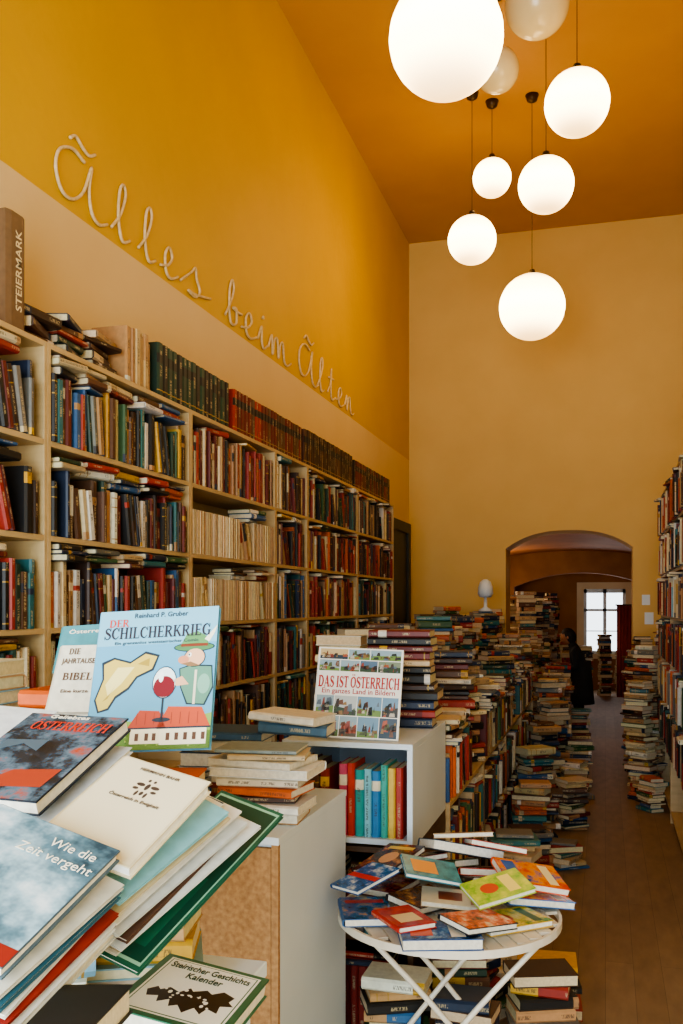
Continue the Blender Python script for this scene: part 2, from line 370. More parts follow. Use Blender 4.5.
def fill_row(start,along,face,length,clear,pal,mode,group,how,setw=None,tr=(.014,.042),hr=(.62,.93),dens=1.0,flat=.35,inset=.015,lean=0.0,flatmax=3,flathow='lying flat above a shelf row',flattop=None):
    along=Vector(along);face=Vector(face); x=-face.cross(UP)
    y=-face
    s=0.003; start=Vector(start); tops=[]
    while s<length-.012:
        cn=rnd.choice(pal)
        if lean and rnd.random()<lean and s>.1 and length-s>.25:
            th=math.radians(rnd.uniform(6,18)); hh=min(clear*rnd.uniform(.6,.75),.24); s+=hh*math.sin(th)
            for _ in range(rnd.randint(2,4)):
                t=rnd.uniform(*tr); w=hh*.68
                if s+t/math.cos(th)>length-.03: break
                p=start+along*s-face*(inset+rnd.uniform(0,.02))
                M=frame(x,y,UP,p)@Matrix.Rotation(-th,4,'Y')@Matrix.Translation((t/2,0,0))
                emit(t,w,hh,rnd.choice(pal),M,mode,group,how); tops.append((s-.04,s+t,hh+.01)); s+=t/math.cos(th)+.001
            s+=.004
            continue
        hh=clear*rnd.uniform(*hr); hh=min(hh,.31); t=rnd.uniform(*tr)
        if setw: t,hh0=setw; hh=hh0*rnd.uniform(.985,1.0); t*=rnd.uniform(.95,1.05)
        if s+t>length-.004: break
        if not setw and rnd.random()>dens:
            s+=rnd.uniform(.02,.05); continue
        w=min(.2,hh*rnd.uniform(.62,.75))
        ins=inset+ (rnd.uniform(0,.03) if not setw else rnd.uniform(0,.006))
        p=start+along*(s+t/2)-face*ins
        M=frame(x,y,UP,p)
        emit(t,w,hh,cn,M,mode,group,how,bands='auto' if not setw else ([(0,.1,jit(PAL[cn])),(.1,.12,hx('A88538')),(.12,.62,jit(PAL[cn])),(.62,.8,jit(PAL['black'])),(.8,1,jit(PAL[cn]))] if cn not in CREAMS else None))
        tops.append((s,s+t,hh)); s+=t+rnd.uniform(.0004,.0015)
    s=.01
    while s<length-.2 and flat>0:
        bh=rnd.uniform(.16,.24)
        if rnd.random()<flat and s+bh<length:
            zz=max([hh for a,b,hh in tops if b>s-.01 and a<s+bh+.01] or [0])
            if zz>0:
                k=0; lim=rnd.uniform(*flattop) if flattop else clear-.006
                while k<flatmax:
                    t=rnd.uniform(.012,.035)
                    if zz+t>lim: break
                    w=rnd.uniform(.12,.16)
                    xx=UP; yy=-face; zz_=xx.cross(yy)
                    p=start+along*(s+bh/2)-face*(inset+rnd.uniform(-.035,.025))+UP*(zz+t/2+.001)-zz_*bh/2
                    M=frame(xx,yy,zz_,p)@Matrix.Translation((0,w/2,bh/2))@Matrix.Rotation(rnd.gauss(0,.12),4,'X')@Matrix.Translation((0,-w/2,-bh/2))
                    emit(t,w,bh*rnd.uniform(.85,1),rnd.choice(MIX),M,mode,group,flathow)
                    zz+=t+.001; k+=1
        s+=bh+rnd.uniform(.01,.05)
def stack(x,y,z0,z1,ang,mode,group,how,pal=MIX,big=1.0,tr=(.014,.045),jitter=.16,flip=.25,off=.012,sv=.0):
    z=z0+.0005; dx=dy=0; ztop=z0
    while True:
        t=rnd.uniform(*tr)
        if z+t>z1: break
        h=rnd.uniform(.19,.26)*big*(1+rnd.uniform(-sv,sv)); w=h*rnd.uniform(.64,.76)
        a=ang+rnd.gauss(0,jitter)*.6+(math.pi if rnd.random()<flip else 0)
        f=Vector((math.cos(a),math.sin(a),0)); yy=-f; zz=UP.cross(yy)
        dx=max(-.05,min(.05,dx+rnd.uniform(-off,off)*.8)); dy=max(-.05,min(.05,dy+rnd.uniform(-off,off)*.8))
        p=Vector((x+dx,y+dy,z+t/2))+f*w/2-zz*h/2
        emit(t,w,h,rnd.choice(pal),frame(UP,yy,zz,p),mode,group,how)
        z+=t+.0006; ztop=z
    return ztop

def bookcase(name,label,x0,x1,y0,y1,levels,top,open_axis,mat,th=.022,base=0.0):
    r=empty(name,((x0+x1)/2,(y0+y1)/2,base)); thing(r,label,'bookcase')
    ox,oy=r.location.x,r.location.y
    def B(nm,a):
        return boxes(nm,[(a[0]-ox,a[1]-ox,a[2]-oy,a[3]-oy,a[4]-base,a[5]-base)],mat,r,.0015)
    e=.0006
    if open_axis in('+X','-X'):
        B('side_panel',(x0,x1,y0,y0+th,base,top)); B('side_panel',(x0,x1,y1-th,y1,base,top))
        for z in levels: B('shelf_board',(x0,x1,y0+th+e,y1-th-e,z-th,z))
        B('top_board',(x0,x1,y0+th+e,y1-th-e,top-th,top))
        if open_axis=='+X': B('back_panel',(x0,x0+.006,y0+th,y1-th,base,top-th))
        else: B('back_panel',(x1-.006,x1,y0+th,y1-th,base,top-th))
    else:
        B('side_panel',(x0,x0+th,y0,y1,base,top-th)); B('side_panel',(x1-th,x1,y0,y1,base,top-th))
        for z in levels: B('shelf_board',(x0+th+e,x1-th-e,y0+.002,y1,z-th,z))
        B('top_board',(x0,x1,y0,y1,top-th,top)); B('back_panel',(x0+th,x1-th,y1-.006,y1,base,top-th))
    return r

# ---- left tall bookcases
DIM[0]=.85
XF=-2.08
LEV=[.10,.58,.94,1.30,1.66,2.02,2.39]; TOP=2.77
ys=[1.87,3.157,4.45,5.75,6.43,7.85,9.28]
pals=[[DARKM,REDS,DARKM],[MIX,DARKM,MIX],[REDS,CREAMS,CREAMS],[REDS,REDS,MIX],[GREENS,REDS,REDS],[DARKM,REDS,DARKM]]
gsh='books on the tall shelves'
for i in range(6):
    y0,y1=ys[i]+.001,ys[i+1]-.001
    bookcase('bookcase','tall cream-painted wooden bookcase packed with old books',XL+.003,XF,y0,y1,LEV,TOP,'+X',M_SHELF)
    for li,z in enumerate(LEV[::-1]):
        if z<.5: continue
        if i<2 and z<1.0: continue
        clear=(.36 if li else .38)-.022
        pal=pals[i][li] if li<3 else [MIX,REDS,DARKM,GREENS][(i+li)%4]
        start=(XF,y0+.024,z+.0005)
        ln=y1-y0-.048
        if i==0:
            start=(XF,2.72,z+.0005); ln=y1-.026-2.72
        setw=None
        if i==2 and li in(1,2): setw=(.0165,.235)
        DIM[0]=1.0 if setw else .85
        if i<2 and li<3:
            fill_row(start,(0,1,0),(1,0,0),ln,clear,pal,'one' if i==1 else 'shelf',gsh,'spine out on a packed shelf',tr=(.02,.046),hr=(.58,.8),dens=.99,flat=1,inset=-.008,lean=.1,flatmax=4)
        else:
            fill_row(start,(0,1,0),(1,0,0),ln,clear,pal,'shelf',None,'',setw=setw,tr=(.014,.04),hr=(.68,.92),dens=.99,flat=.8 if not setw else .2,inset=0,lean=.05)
zt=TOP+.0005
g='books on top of the bookcases'
hw='in a pile topping the bookcase'
stack(XF-.13,3.17,zt,TOP+.15,0,'one',g,hw,pal=['dark brown','black','brown'],flip=0,tr=(.03,.05),jitter=.3)
stack(XF-.11,3.42,zt,TOP+.17,0,'one',g,hw,pal=DARKM,flip=0,jitter=.4,big=.95,off=.02)
stack(XF-.11,3.66,zt,TOP+.19,0,'one',g,hw,pal=['tan','beige','brown','dark brown'],flip=0,big=1,jitter=.4,off=.02)
fill_row((XF,3.81,zt),(0,1,0),(1,0,0),.27,.34,['tan','beige','tan'],'one',g,'standing on the bookcase top',tr=(.03,.05),hr=(.65,.8),flat=0)
fill_row((XF,4.1,zt),(0,1,0),(1,0,0),.95,.34,SET_DG,'one',g,'of a matching set on the bookcase top',setw=(.055,.26),flat=0)
fill_row((XF,5.07,zt),(0,1,0),(1,0,0),1.3,.34,SET_DR,'one',g,'of a matching set on the bookcase top',setw=(.055,.25),flat=0)
fill_row((XF,6.4,zt),(0,1,0),(1,0,0),1.35,.34,SET_BR,'shelf',g,'',setw=(.05,.26),flat=0)
fill_row((XF,7.78,zt),(0,1,0),(1,0,0),1.4,.34,['dark red','brown','dark red','black'],'shelf',g,'',setw=(.05,.24),flat=0)
# ---- right tall bookcases
ysr=[5.3,6.6,7.9,9.2]
for i in range(3):
    y0,y1=ysr[i]+.001,ysr[i+1]-.001
    bookcase('bookcase','tall cream-painted wooden bookcase against the plain wall',.5,XR-.003,y0,y1,LEV,TOP,'-X',M_SHELF)
    for z in LEV[1:]:
        fill_row((.5,y1-.024,z+.0005),(0,-1,0),(-1,0,0),y1-y0-.048,.335,rnd.choice([MIX,REDS,LIGHTM,DARKM]),'shelf',None,'',flat=.5,inset=-.03 )
DIM[0]=1
# ---- low bookcases
bookcase('low_bookcase','dark wooden low bookcase full of old books',-1.25,-.717,3.54,4.3,[.08,.45],.80,'-Y',M_WOOD)
bookcase('book_box','white open-fronted box shelf with bright book spines inside',-1.25,-.717,3.53,4.3,[.835],1.21,'-Y',M_WHITE,base=.8005)
gs='books in the white box shelf'
fill_row((-1.226,3.53,.8355),(1,0,0),(0,-1,0),.2,.34,['dark red','brown','red'],'parts',gs,'standing in the white box shelf',tr=(.03,.045),hr=(.75,.85),flat=0,inset=.03)
xs=-1.022
for cn,t,cx in (('pink',.034,'C8506E'),('red',.03,'C23A2A'),('teal',.036,'2E9A94'),('light blue',.03,'7EC0CC'),('blue',.036,'2E7AB0'),('teal',.028,'40A89A'),('yellow',.03,'D8B850'),('red',.03,'A8322A')):
    emit(t,.17,.28*rnd.uniform(.93,1.03),cn,frame(Vector((1,0,0)),Vector((0,1,0)),UP,(xs+t/2,3.56,.8355)),'parts',gs,'standing in the white box shelf',col=hx(cx),bands=[(0,.7,hx(cx)),(.7,.85,hx('E6DCC0')),(.85,1,hx(cx))] if t>.031 else None)
    xs+=t+.001
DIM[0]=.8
for z,cl in ((.0805,.34),(.4505,.32)):
    fill_row((-1.226,3.54,z),(1,0,0),(0,-1,0),.485,cl,DARKM,'one','books in the dark low bookcase','standing in the dark low bookcase',flat=.8,hr=(.6,.75),inset=.02,tr=(.025,.05))
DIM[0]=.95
for i,(a,b) in enumerate(((4.32,5.6),(5.6,6.9),(6.9,8.2),(8.2,9.5))):
    bookcase('low_bookcase','low pale wooden bookcase loaded with book stacks',-1.08,-.70,a+.001,b-.001,[.08,.45],.82,'+X',M_SHELF)
    for z in (.0805,.4505):
        fill_row((-.70,a+.026,z),(0,1,0),(1,0,0),b-a-.05,.33,MIX,'shelf',None,'',flat=.7,hr=(.6,.85),inset=-.01)
gst='stacked books along the aisle'
a0=-math.pi/2+.35
hc='in a tall stack on the white box'
stack(-.86,4.10,1.2105,1.655,-math.pi/2+.05,'parts',gst,hc,pal=['black','dark brown','cream','navy blue','dark red','grey','tan','dark green','cream','black'],flip=.0,big=1.25,tr=(.025,.05),jitter=.05,off=.006)
stack(-1.17,4.12,1.2105,1.64,-math.pi/2,'parts',gst,hc,pal=['white','cream','white','tan','grey','red'],flip=.2,big=.95,tr=(.02,.05),jitter=.1)
y=4.46
k=0
while y<9.2:
    if k%3==1:
        for _ in range(2):
            stack(-.86,y,.8205,rnd.uniform(1.3,1.6),a0+rnd.uniform(-.2,.4),'stack',None,'',pal=DARKM,flip=.1,big=1.08,off=.012,sv=.1,jitter=.2,tr=(.02,.05)); y+=.29
    else:
        L_=rnd.uniform(.6,.85)
        fill_row((-.70,y-.12,.8205),(0,1,0),(1,0,0),L_,.34,AISLE,'stack',None,'',tr=(.018,.045),hr=(.6,.82),flat=.95,flatmax=6,flattop=(.33,.7),lean=.05,inset=0)
        y+=L_+.03
    k+=1
y=4.58
while y<9.4:
    stack(-1.28,y,.6,rnd.uniform(1.5,1.7),a0,'stack',None,'',pal=AISLE,tr=(.02,.06),jitter=.3,off=.015); y+=.29
LAMPZ=None
for yy in [9.75,10.05,10.35,10.65,10.95,11.25]:
    for xx in (-1.9,-1.6,-1.28,-.98):
        zz=stack(xx,yy,0,rnd.uniform(1.45,1.75) if xx<-1.2 else rnd.uniform(1.1,1.5),a0+rnd.uniform(-.6,.6),'stack',None,'',pal=AISLE+['cream','white'],tr=(.02,.055),off=.02,sv=.15,jitter=.35)
        if xx==-1.28 and yy==10.35: LAMPZ=zz
for (y,hgt) in ((3.95,.4),(4.25,.5),(4.55,.34),(5.0,.22),(5.3,.5),(5.62,.28),(6.3,.3),(6.6,.55),(6.95,.4),(7.5,.62),(7.82,.5),(8.15,.3),(8.6,.7),(8.9,.6),(9.2,.85),(9.5,.7),(9.8,1.0),(10.1,.85),(10.4,1.1),(10.7,.95),(11.0,1.1)):
    stack(-.52+rnd.uniform(-.02,.05),y,0,hgt,a0+rnd.uniform(-.5,.9),'stack',gst,'',pal=AISLE,flip=.2,off=.02,sv=.15,jitter=.3,tr=(.015,.055))
for (xx,yy,hh) in ((-.25,6.4,.2),(-.26,7.5,.4),(-.25,8.7,.35),(-.27,9.3,.45)):
    stack(xx,yy,0,hh,a0+rnd.uniform(-.3,.6),'stack',None,'',pal=AISLE,off=.02,jitter=.4)
stack(-.32,11.3,0,.55,a0,'stack',None,'',pal=AISLE,off=.02,jitter=.4)
for (xx,yy,hh,pl) in ((-.52,3.66,.5,DARKM),(-.22,3.68,.36,DARKM),(-.22,4.0,.3,MIX),(-.5,3.38,.36,DARKM),(-.76,3.36,.42,MIX)):
    stack(xx,yy,0,hh,-1.3,'one',gst,'on the floor under the table',pal=pl,tr=(.03,.05),jitter=.3)
for (xx,yy,hh) in ((.36,8.35,.3),(.32,8.78,1.1),(.38,9.08,.7),(.34,9.4,1.4),(.66,9.45,1.5),(.32,9.75,.9),(.62,9.8,1.6),(.33,10.1,1.3),(.64,10.15,1.45),(.34,10.5,1.1),(.66,10.6,1.5),(.42,11.0,1.4),(.73,11.1,1.5)):
    stack(xx,yy,0,hh,math.pi+.9+rnd.uniform(-.5,.5),'stack',None,'',pal=AISLE+['cream','white','tan','beige'],off=.015,sv=.15,jitter=.35,big=.9)
for i in range(16):
    stack(-.98-(i%2)*.32,12.5+i*.38,0,rnd.uniform(1.1,2.0),a0,'stack',None,'',pal=AISLE+['white'],tr=(.03,.06),jitter=.3)
for i in range(7):
    stack(.95-(i%2)*.25,12.9+i*.5,0,rnd.uniform(.9,1.8),a0+2,'stack',None,'',pal=MIX,tr=(.03,.06))
for i in range(4): stack(-.75+i*.36,18.7+(i%2)*.3,0,.95+.25*(i%2==0),a0,'stack',None,'',pal=MIX,tr=(.03,.06))
DIM[0]=1

# ---------- detailed books
def poly_print(root,items,w,h,name='cover_print',zoff=.0004):
    V=[];Fc=[];C=[]
    for pts,cc,ly in items:
        i=len(V); V+=[(x*w,y*h,zoff+ly*.0002) for x,y in pts]; Fc.append(tuple(range(i,i+len(pts)))); C.append(cc)
    return mesh_obj(name,V,Fc,MAT_PRINT,root,cols=C)
def ell(cx,cy,rx,ry,n=18,a0=0,a1=2*math.pi):
    return [(cx+rx*math.cos(a0+(a1-a0)*k/n),cy+ry*math.sin(a0+(a1-a0)*k/n)) for k in range(n if a1-a0>6.2 else n+1)]
def rc(x0,y0,x1,y1): return [(x0,y0),(x1,y0),(x1,y1),(x0,y1)]
INKS={}
def ink(c):
    if c not in INKS: INKS[c]=noise_mat('ink_'+str(len(INKS)),hx(c),hx(c),5,.5)
    return INKS[c]
def text(root,body,x,y,size,colr,w,h,fit=None,name='title_lettering',z=.002,rot=0,align='CENTER',mat4=None,bold=0.012):
    cu=bpy.data.curves.new('t','FONT'); cu.body=body; cu.size=1; cu.extrude=.004; cu.align_x=align; cu.align_y='CENTER'; cu.offset=bold; cu.resolution_u=3
    o=bpy.data.objects.new('t',cu); link(o); bpy.context.view_layer.update()
    me=bpy.data.meshes.new_from_object(o.evaluated_get(bpy.context.evaluated_depsgraph_get()))
    bpy.data.objects.remove(o)
    xs=[v.co.x for v in me.vertices]; wd=(max(xs)-min(xs)) if xs else 1
    sx=size if fit is None else fit*w/wd
    me.materials.clear(); me.materials.append(ink(colr))
    ob=bpy.data.objects.new(name,me); link(ob); ob.parent=root
    L=Matrix.Translation((x*w,y*h,z))@Matrix.Rotation(rot,4,'Z')@Matrix.Diagonal((sx,size,.05,1))
    if mat4 is not None: L=mat4@L
    ob.matrix_local=L
    return ob
def ribbon(P,W,smooth=True):
    P=[Vector((p[0],p[1],0)) for p in P]
    if smooth and len(P)>2:
        Wn=[];n=5
        for i in range(len(W)-1):
            for k in range(n): Wn.append(W[i]+(W[i+1]-W[i])*k/n)
        Wn.append(W[-1]); P=catmull(P,n); W=Wn
    L=[];R=[]
    for i,p in enumerate(P):
        T=(P[min(i+1,len(P)-1)]-P[max(i-1,0)]).normalized(); N=Vector((-T.y,T.x,0))*W[i]/2
        L.append(p+N); R.append(p-N)
    return [[tuple(R[i][:2]),tuple(R[i+1][:2]),tuple(L[i+1][:2]),tuple(L[i][:2])] for i in range(len(P)-1)]
BOLD=[1.0]
def serif_glyph(ch):
    kb=BOLD[0]
    def rb(P,W,sm=True): return ribbon(P,[q*kb for q in W],sm)
    def stem(x,top=True):
        o=rb([(x,0),(x,1)],[.2,.2],False)+rb([(x-.18,.035),(x+.18,.035)],[.07,.07],False)
        if top: o+=rb([(x-.18,.965),(x+.18,.965)],[.07,.07],False)
        return o
    def bar(x0,x1,y,w=.08): return rb([(x0,y),(x1,y)],[w,w],False)
    def vt(x,y0,y1,w=.06): return rb([(x,y0),(x,y1)],[w,w],False)
    if ch=='I': return stem(.22),.46
    if ch=='D': return stem(.2)+rb([(.2,.96),(.6,.9),(.8,.5),(.6,.1),(.2,.04)],[.08,.14,.22,.14,.08]),.98
    if ch=='E': return stem(.2)+bar(.2,.66,.04)+bar(.2,.55,.5)+bar(.2,.64,.96)+vt(.66,.0,.24)+vt(.64,.78,1)+vt(.55,.4,.6),.78
    if ch=='B': return stem(.2)+rb([(.2,.96),(.55,.9),(.6,.74),(.5,.57),(.2,.53)],[.08,.14,.18,.12,.07])+rb([(.2,.53),(.6,.48),(.7,.28),(.58,.09),(.2,.04)],[.07,.13,.2,.14,.08]),.86
    if ch=='R': return stem(.2)+rb([(.2,.96),(.58,.9),(.66,.73),(.54,.55),(.2,.5)],[.08,.14,.19,.12,.07])+rb([(.42,.52),(.78,.03)],[.17,.17],False)+bar(.66,.92,.035,.07),.92
    if ch=='S': return rb([(.66,.76),(.45,.96),(.2,.84),(.24,.62),(.52,.45),(.68,.26),(.5,.05),(.28,.04),(.1,.26)],[.06,.09,.15,.19,.21,.17,.1,.08,.06])+vt(.67,.7,1)+vt(.1,0,.3),.8
    if ch=='C': return rb([(.78,.7),(.55,.96),(.24,.82),(.13,.5),(.24,.18),(.55,.04),(.8,.26)],[.07,.09,.18,.22,.18,.09,.06])+vt(.79,.66,1),.9
    if ch=='G': return rb([(.78,.7),(.55,.96),(.24,.82),(.13,.5),(.24,.18),(.55,.04),(.74,.12)],[.07,.09,.18,.22,.18,.09,.1])+vt(.79,.66,1)+vt(.76,.02,.42,.18)+bar(.6,.92,.43,.07),.98
    if ch=='H': return stem(.2)+stem(.74)+bar(.2,.74,.5),.98
    if ch=='L': return stem(.2)+bar(.2,.68,.04)+vt(.68,0,.28),.76
    if ch=='K': return stem(.2)+rb([(.26,.4),(.7,.96)],[.08,.08],False)+rb([(.4,.58),(.8,.03)],[.18,.18],False)+bar(.55,.85,.965,.07)+bar(.66,.94,.035,.07),.94
    if ch=='A': return rb([(.1,.0),(.42,1)],[.08,.08],False)+rb([(.42,1),(.76,0)],[.2,.2],False)+bar(.2,.6,.32)+bar(0,.24,.035,.07)+bar(.6,.94,.035,.07),.92
    if ch=='T': return stem(.4,False)+bar(.04,.76,.96,.09)+vt(.06,.74,1)+vt(.74,.74,1),.8
    if ch in 'OÖ':
        o=rb([(.46,.96),(.18,.78),(.12,.5),(.18,.22),(.46,.04),(.74,.22),(.8,.5),(.74,.78),(.46,.96)],[.08,.17,.21,.17,.08,.17,.21,.17,.08])
        if ch=='Ö': o+=[rc(.24,1.08,.38,1.22),rc(.54,1.08,.68,1.22)]
        return o,.94
    return [],.35
def serif_text(root,body,x,y,size,colr,w,h,fit,z=.0022):
    polys=[];cx=0
    for ch in body:
        g_,adv=serif_glyph(ch)
        polys+=[[(px_+cx,py_) for px_,py_ in q] for q in g_]; cx+=adv
    s=fit*w/cx
    V=[];Fc=[]
    for n_,q in enumerate(polys):
        i=len(V); V+=[(x*w+(a-cx/2)*s,y*h+(b-.5)*size*h,z+(n_%5)*.00002) for a,b in q]; Fc.append(tuple(range(i,i+len(q))))
    return mesh_obj('title_lettering',V,Fc,ink(colr),root)
def dbook(M,w,h,t,colhex,label,group,prints=None,texts=(),art=None,pc=None,artrect=(0,0,1,1),name='book',serif=(),tb=.012):
    NIND[group]=NIND.get(group,0)+1
    col=hx(colhex) if isinstance(colhex,str) else colhex
    cov,pap=book_geo(t,w,h,col,None,pc=pc or hx('E8E2D2'),c=min(.0025,t*.15))
    T=Matrix(((0,1,0,0),(0,0,1,0),(1,0,0,-t/2),(0,0,0,1)))
    cv=[tuple(T@Vector(v)) for v in cov[0]]; pv=[tuple(T@Vector(v)) for v in pap[0]]
    o=bpy.data.objects.new(name,build_mesh('book',[(cv,cov[1],cov[2],cov[3],0)])); link(o); o.matrix_world=M
    p=bpy.data.objects.new('pages',build_mesh('pages',[(pv,pap[1],pap[2],None,1)])); link(p); p.parent=o
    thing(o,label,'book',group)
    if art:
        x0,y0,x1,y1=artrect
        mesh_obj('cover_picture',[(x0*w+.001,y0*h+.001,.0004),(x1*w-.001,y0*h+.001,.0004),(x1*w-.001,y1*h-.001,.0004),(x0*w+.001,y1*h-.001,.0004)],[(0,1,2,3)],art,o)
    if prints: poly_print(o,prints,w,h,zoff=.0006)
    for tx in texts:
        text(o,tx[0],tx[1],tx[2],tx[3]*h,tx[4],w,h,fit=tx[5] if len(tx)>5 else None,rot=tx[6] if len(tx)>6 else 0,bold=tb)
    for tx in serif: serif_text(o,*tx[:5],w,h,tx[5])
    return o
def M3(A,B,D):
    x=(B-A); w=x.length; x.normalize(); y=D-A; y=y-x*y.dot(x); h=y.length; y.normalize(); z=x.cross(y)
    return frame(x,y,z,A),w,h
gf='loose books heaped on the high table'
W_='F2EBD8'
M,w,h=M3(pt(84,752,1.80),pt(209,748,1.76),pt(96,613,1.92))
sky=hx('5EA0C0'); LN=hx('22303E')
P=[(rc(0,0,1,1),sky,0),(rc(0,.74,1,1),hx('7AB4CC'),1),(rc(0,0,1,.12),hx('6E9440'),1),([(0,.12),(.3,.2),(.6,.17),(1,.24),(1,.0),(0,0)],hx('84A850'),1),([(0,.0),(.35,.0),(.3,.1),(.15,.17),(0,.14)],hx('5E8838'),2),
   ([(.03,.35),(.08,.5),(.06,.62),(.16,.655),(.3,.62),(.42,.69),(.54,.66),(.5,.55),(.37,.5),(.31,.42),(.21,.36),(.16,.28),(.07,.26)],LN,2),
   ([(.045,.355),(.095,.5),(.08,.605),(.165,.64),(.3,.605),(.42,.672),(.52,.648),(.485,.562),(.36,.512),(.3,.435),(.2,.375),(.15,.295),(.08,.275)],hx('CDB45A'),3),
   ([(.11,.46),(.2,.58),(.34,.58),(.24,.46),(.14,.38)],hx('E4D48E'),4),([(.36,.6),(.46,.64),(.46,.58)],hx('A88E3C'),4),([(.1,.34),(.16,.4),(.2,.46),(.14,.36)],hx('A88E3C'),4),
   (ell(.82,.705,.17,.035),LN,2),(ell(.82,.705,.16,.028),hx('4E7E52'),3),([(.7,.71),(.75,.8),(.84,.82),(.92,.78),(.94,.71)],hx('5E8F5A'),3),(rc(.71,.71,.93,.73),hx('7A3A28'),4),([(.9,.76),(1.0,.86),(.98,.8),(.94,.74)],hx('E8E0C8'),4),
   (ell(.83,.63,.09,.07),LN,2),(ell(.83,.63,.082,.063),hx('E2B08C'),4),(ell(.74,.615,.045,.03),hx('D08A6A'),5),(ell(.79,.65,.014,.016),hx('F4F0E6'),5),(ell(.785,.65,.006,.008),LN,6),([(.72,.585),(.8,.6),(.88,.57),(.8,.565)],hx('8A6A4A'),6),
   ([(.71,.555),(.8,.58),(.98,.57),(1.0,.41),(.94,.29),(.79,.3),(.73,.42)],LN,1),([(.72,.55),(.8,.57),(.97,.56),(.99,.42),(.93,.3),(.8,.31),(.74,.42)],hx('5E8E78'),2),([(.74,.5),(.66,.47),(.7,.43),(.8,.44)],hx('E2B08C'),5),
   (ell(.92,.44,.05,.07),hx('7FAE98'),4),(rc(.84,.3,.86,.54),hx('D8D0B8'),4),
   (ell(.6,.46,.1,.115),LN,4),(ell(.6,.46,.093,.107),hx('E6F0F0'),5),(ell(.6,.43,.087,.075),hx('7A1626'),6),(ell(.57,.5,.02,.04),hx('F6FAFA'),7),(rc(.592,.2,.608,.35),LN,5),(ell(.6,.2,.075,.016),LN,5),
   (rc(.36,.04,.6,.15),hx('EFE3C4'),3),([(.33,.15),(.42,.27),(.58,.26),(.64,.15)],hx('B5452C'),4),([(.33,.15),(.64,.15),(.64,.14),(.33,.14)],LN,5),
   (rc(.6,.03,.97,.15),hx('F3E9CE'),3),([(.57,.15),(.65,.29),(.92,.28),(1.0,.14)],hx('C4502E'),4),(rc(.57,.138,1.0,.15),LN,5)]
for a in (.4,.48,.54,.65,.72,.79,.86,.93): P.append((rc(a,.06,a+.03,.11),hx('5B3A26'),5))
for a in range(8): P.append((rc(.4+a*.07,.17,.405+a*.07,.25),hx('8A3420'),5))
for k in range(40):
    a=rnd.uniform(.02,.96); b=rnd.uniform(.01,.13); P.append((rc(a,b,a+.012,b+.012),hx(rnd.choice(['4E7830','A8C060','D8C850'])),2))
o=dbook(M,w,h,.014,'5A98B4','blue illustrated hardcover with wine glass and red-roofed houses',gf,P,
  [('Reinhard P. Gruber',.52,.955,.05,'2A2A34',.45),('Ein grenzenlos weststeirischer Comic',.5,.755,.03,'2A3A44',.7)],
  serif=[('DER',.17,.905,.055,'C43A26',.17),('SCHILCHERKRIEG',.5,.83,.085,'2A2430',.9)])
M,w,h=M3(pt(-72,792,1.38),pt(36,802,1.32),pt(20,712,1.62))
dbook(M,w,h,.024,'1E2836','large dark glossy volume with red title',gf,[([(.3,.1),(.9,.14),(.92,.34),(.5,.3)],hx('A8402E'),1),([(.1,.5),(.3,.6),(.5,.52),(.5,.66),(.1,.64)],hx('4E6474'),1)],[('Geliebtes',.45,.95,.06,W_,.4)],
   art=art_mat('night_photo',[hx('0A1018'),hx('1E3040'),hx('5A7488'),hx('B04A34')],11),serif=[('ÖSTERREICH',.56,.83,.11,'D23A24',.78)])
for (da,cx,t,lab) in ((28,'DCDEDC',.010,'large pale hardcover under a dark volume'),(42,'6A3A2A',.006,'brown softcover under a pale hardcover'),(52,'D8D4C4',.006,'cream brochure under a brown softcover')):
    M,w,h=M3(pt(-72,792+da,1.39),pt(40,802+da,1.33),pt(24,712+da,1.63)); M=M@Matrix.Rotation(rnd.uniform(-.05,.02),4,'Z')
    dbook(M,w,h,t,cx,lab,gf)
M,w,h=M3(pt(-90,745,1.62),pt(5,755,1.58),pt(-60,700,1.8))
dbook(M,w,h,.02,'E2E8EC','white glossy softcover lying slanted on the heap',gf)
M,w,h=M3(pt(-20,740,1.72),pt(40,752,1.68),pt(0,708,1.9))
dbook(M,w,h,.012,'2E4A6A','thin blue softcover lying slanted on the heap',gf)
M,w,h=M3(pt(36,834,1.27),pt(130,868,1.22),pt(103,748,1.46))
P=[(rc(.02,.015,.98,.985),hx('E4D8B8'),0)]
for (ex,ey,rx,ry) in ((.5,.74,.03,.05),(.42,.75,.06,.025),(.58,.75,.06,.025),(.4,.7,.04,.02),(.6,.7,.04,.02),(.5,.66,.025,.03),(.45,.65,.02,.04),(.55,.65,.02,.04),(.47,.81,.02,.02),(.53,.81,.02,.02)):
    P.append((ell(ex,ey,rx*.8,ry*.8,10),hx('4A3F38'),1))
dbook(M,w,h,.02,'D8CBA8','yellowed cream hardcover with small black heraldic emblem',gf,P,[('HERMANN BAHR',.5,.9,.045,'4A3F38',.45),('Österreich in Ewigkeit',.5,.57,.045,'4A3F38',.55)],pc=hx('EDEAE0'))
S0=((44,858,1.29),(120,898,1.25),(146,752,1.54)); S1=((54,926,1.37),(122,960,1.32),(158,786,1.70))
fan=[('7FB4BC','pale teal softcover',.006),('E0DED4','off-white softcover',.007),('C8B890','yellowed brochure',.003),('2E4E68','thin dark blue softcover',.004),('D8D2C4','beige paperback',.008),('E4E2DA','white brochure',.003),('8A3A2A','thin red softcover',.003),('C9CCC8','pale grey booklet',.005),('4A7A6A','thin green brochure',.003),('5A4034','brown hardcover',.008),('D6D8D4','white booklet',.005),('B8A888','tan booklet',.004),('DCD6C4','cream booklet',.004)]
nf=len(fan)
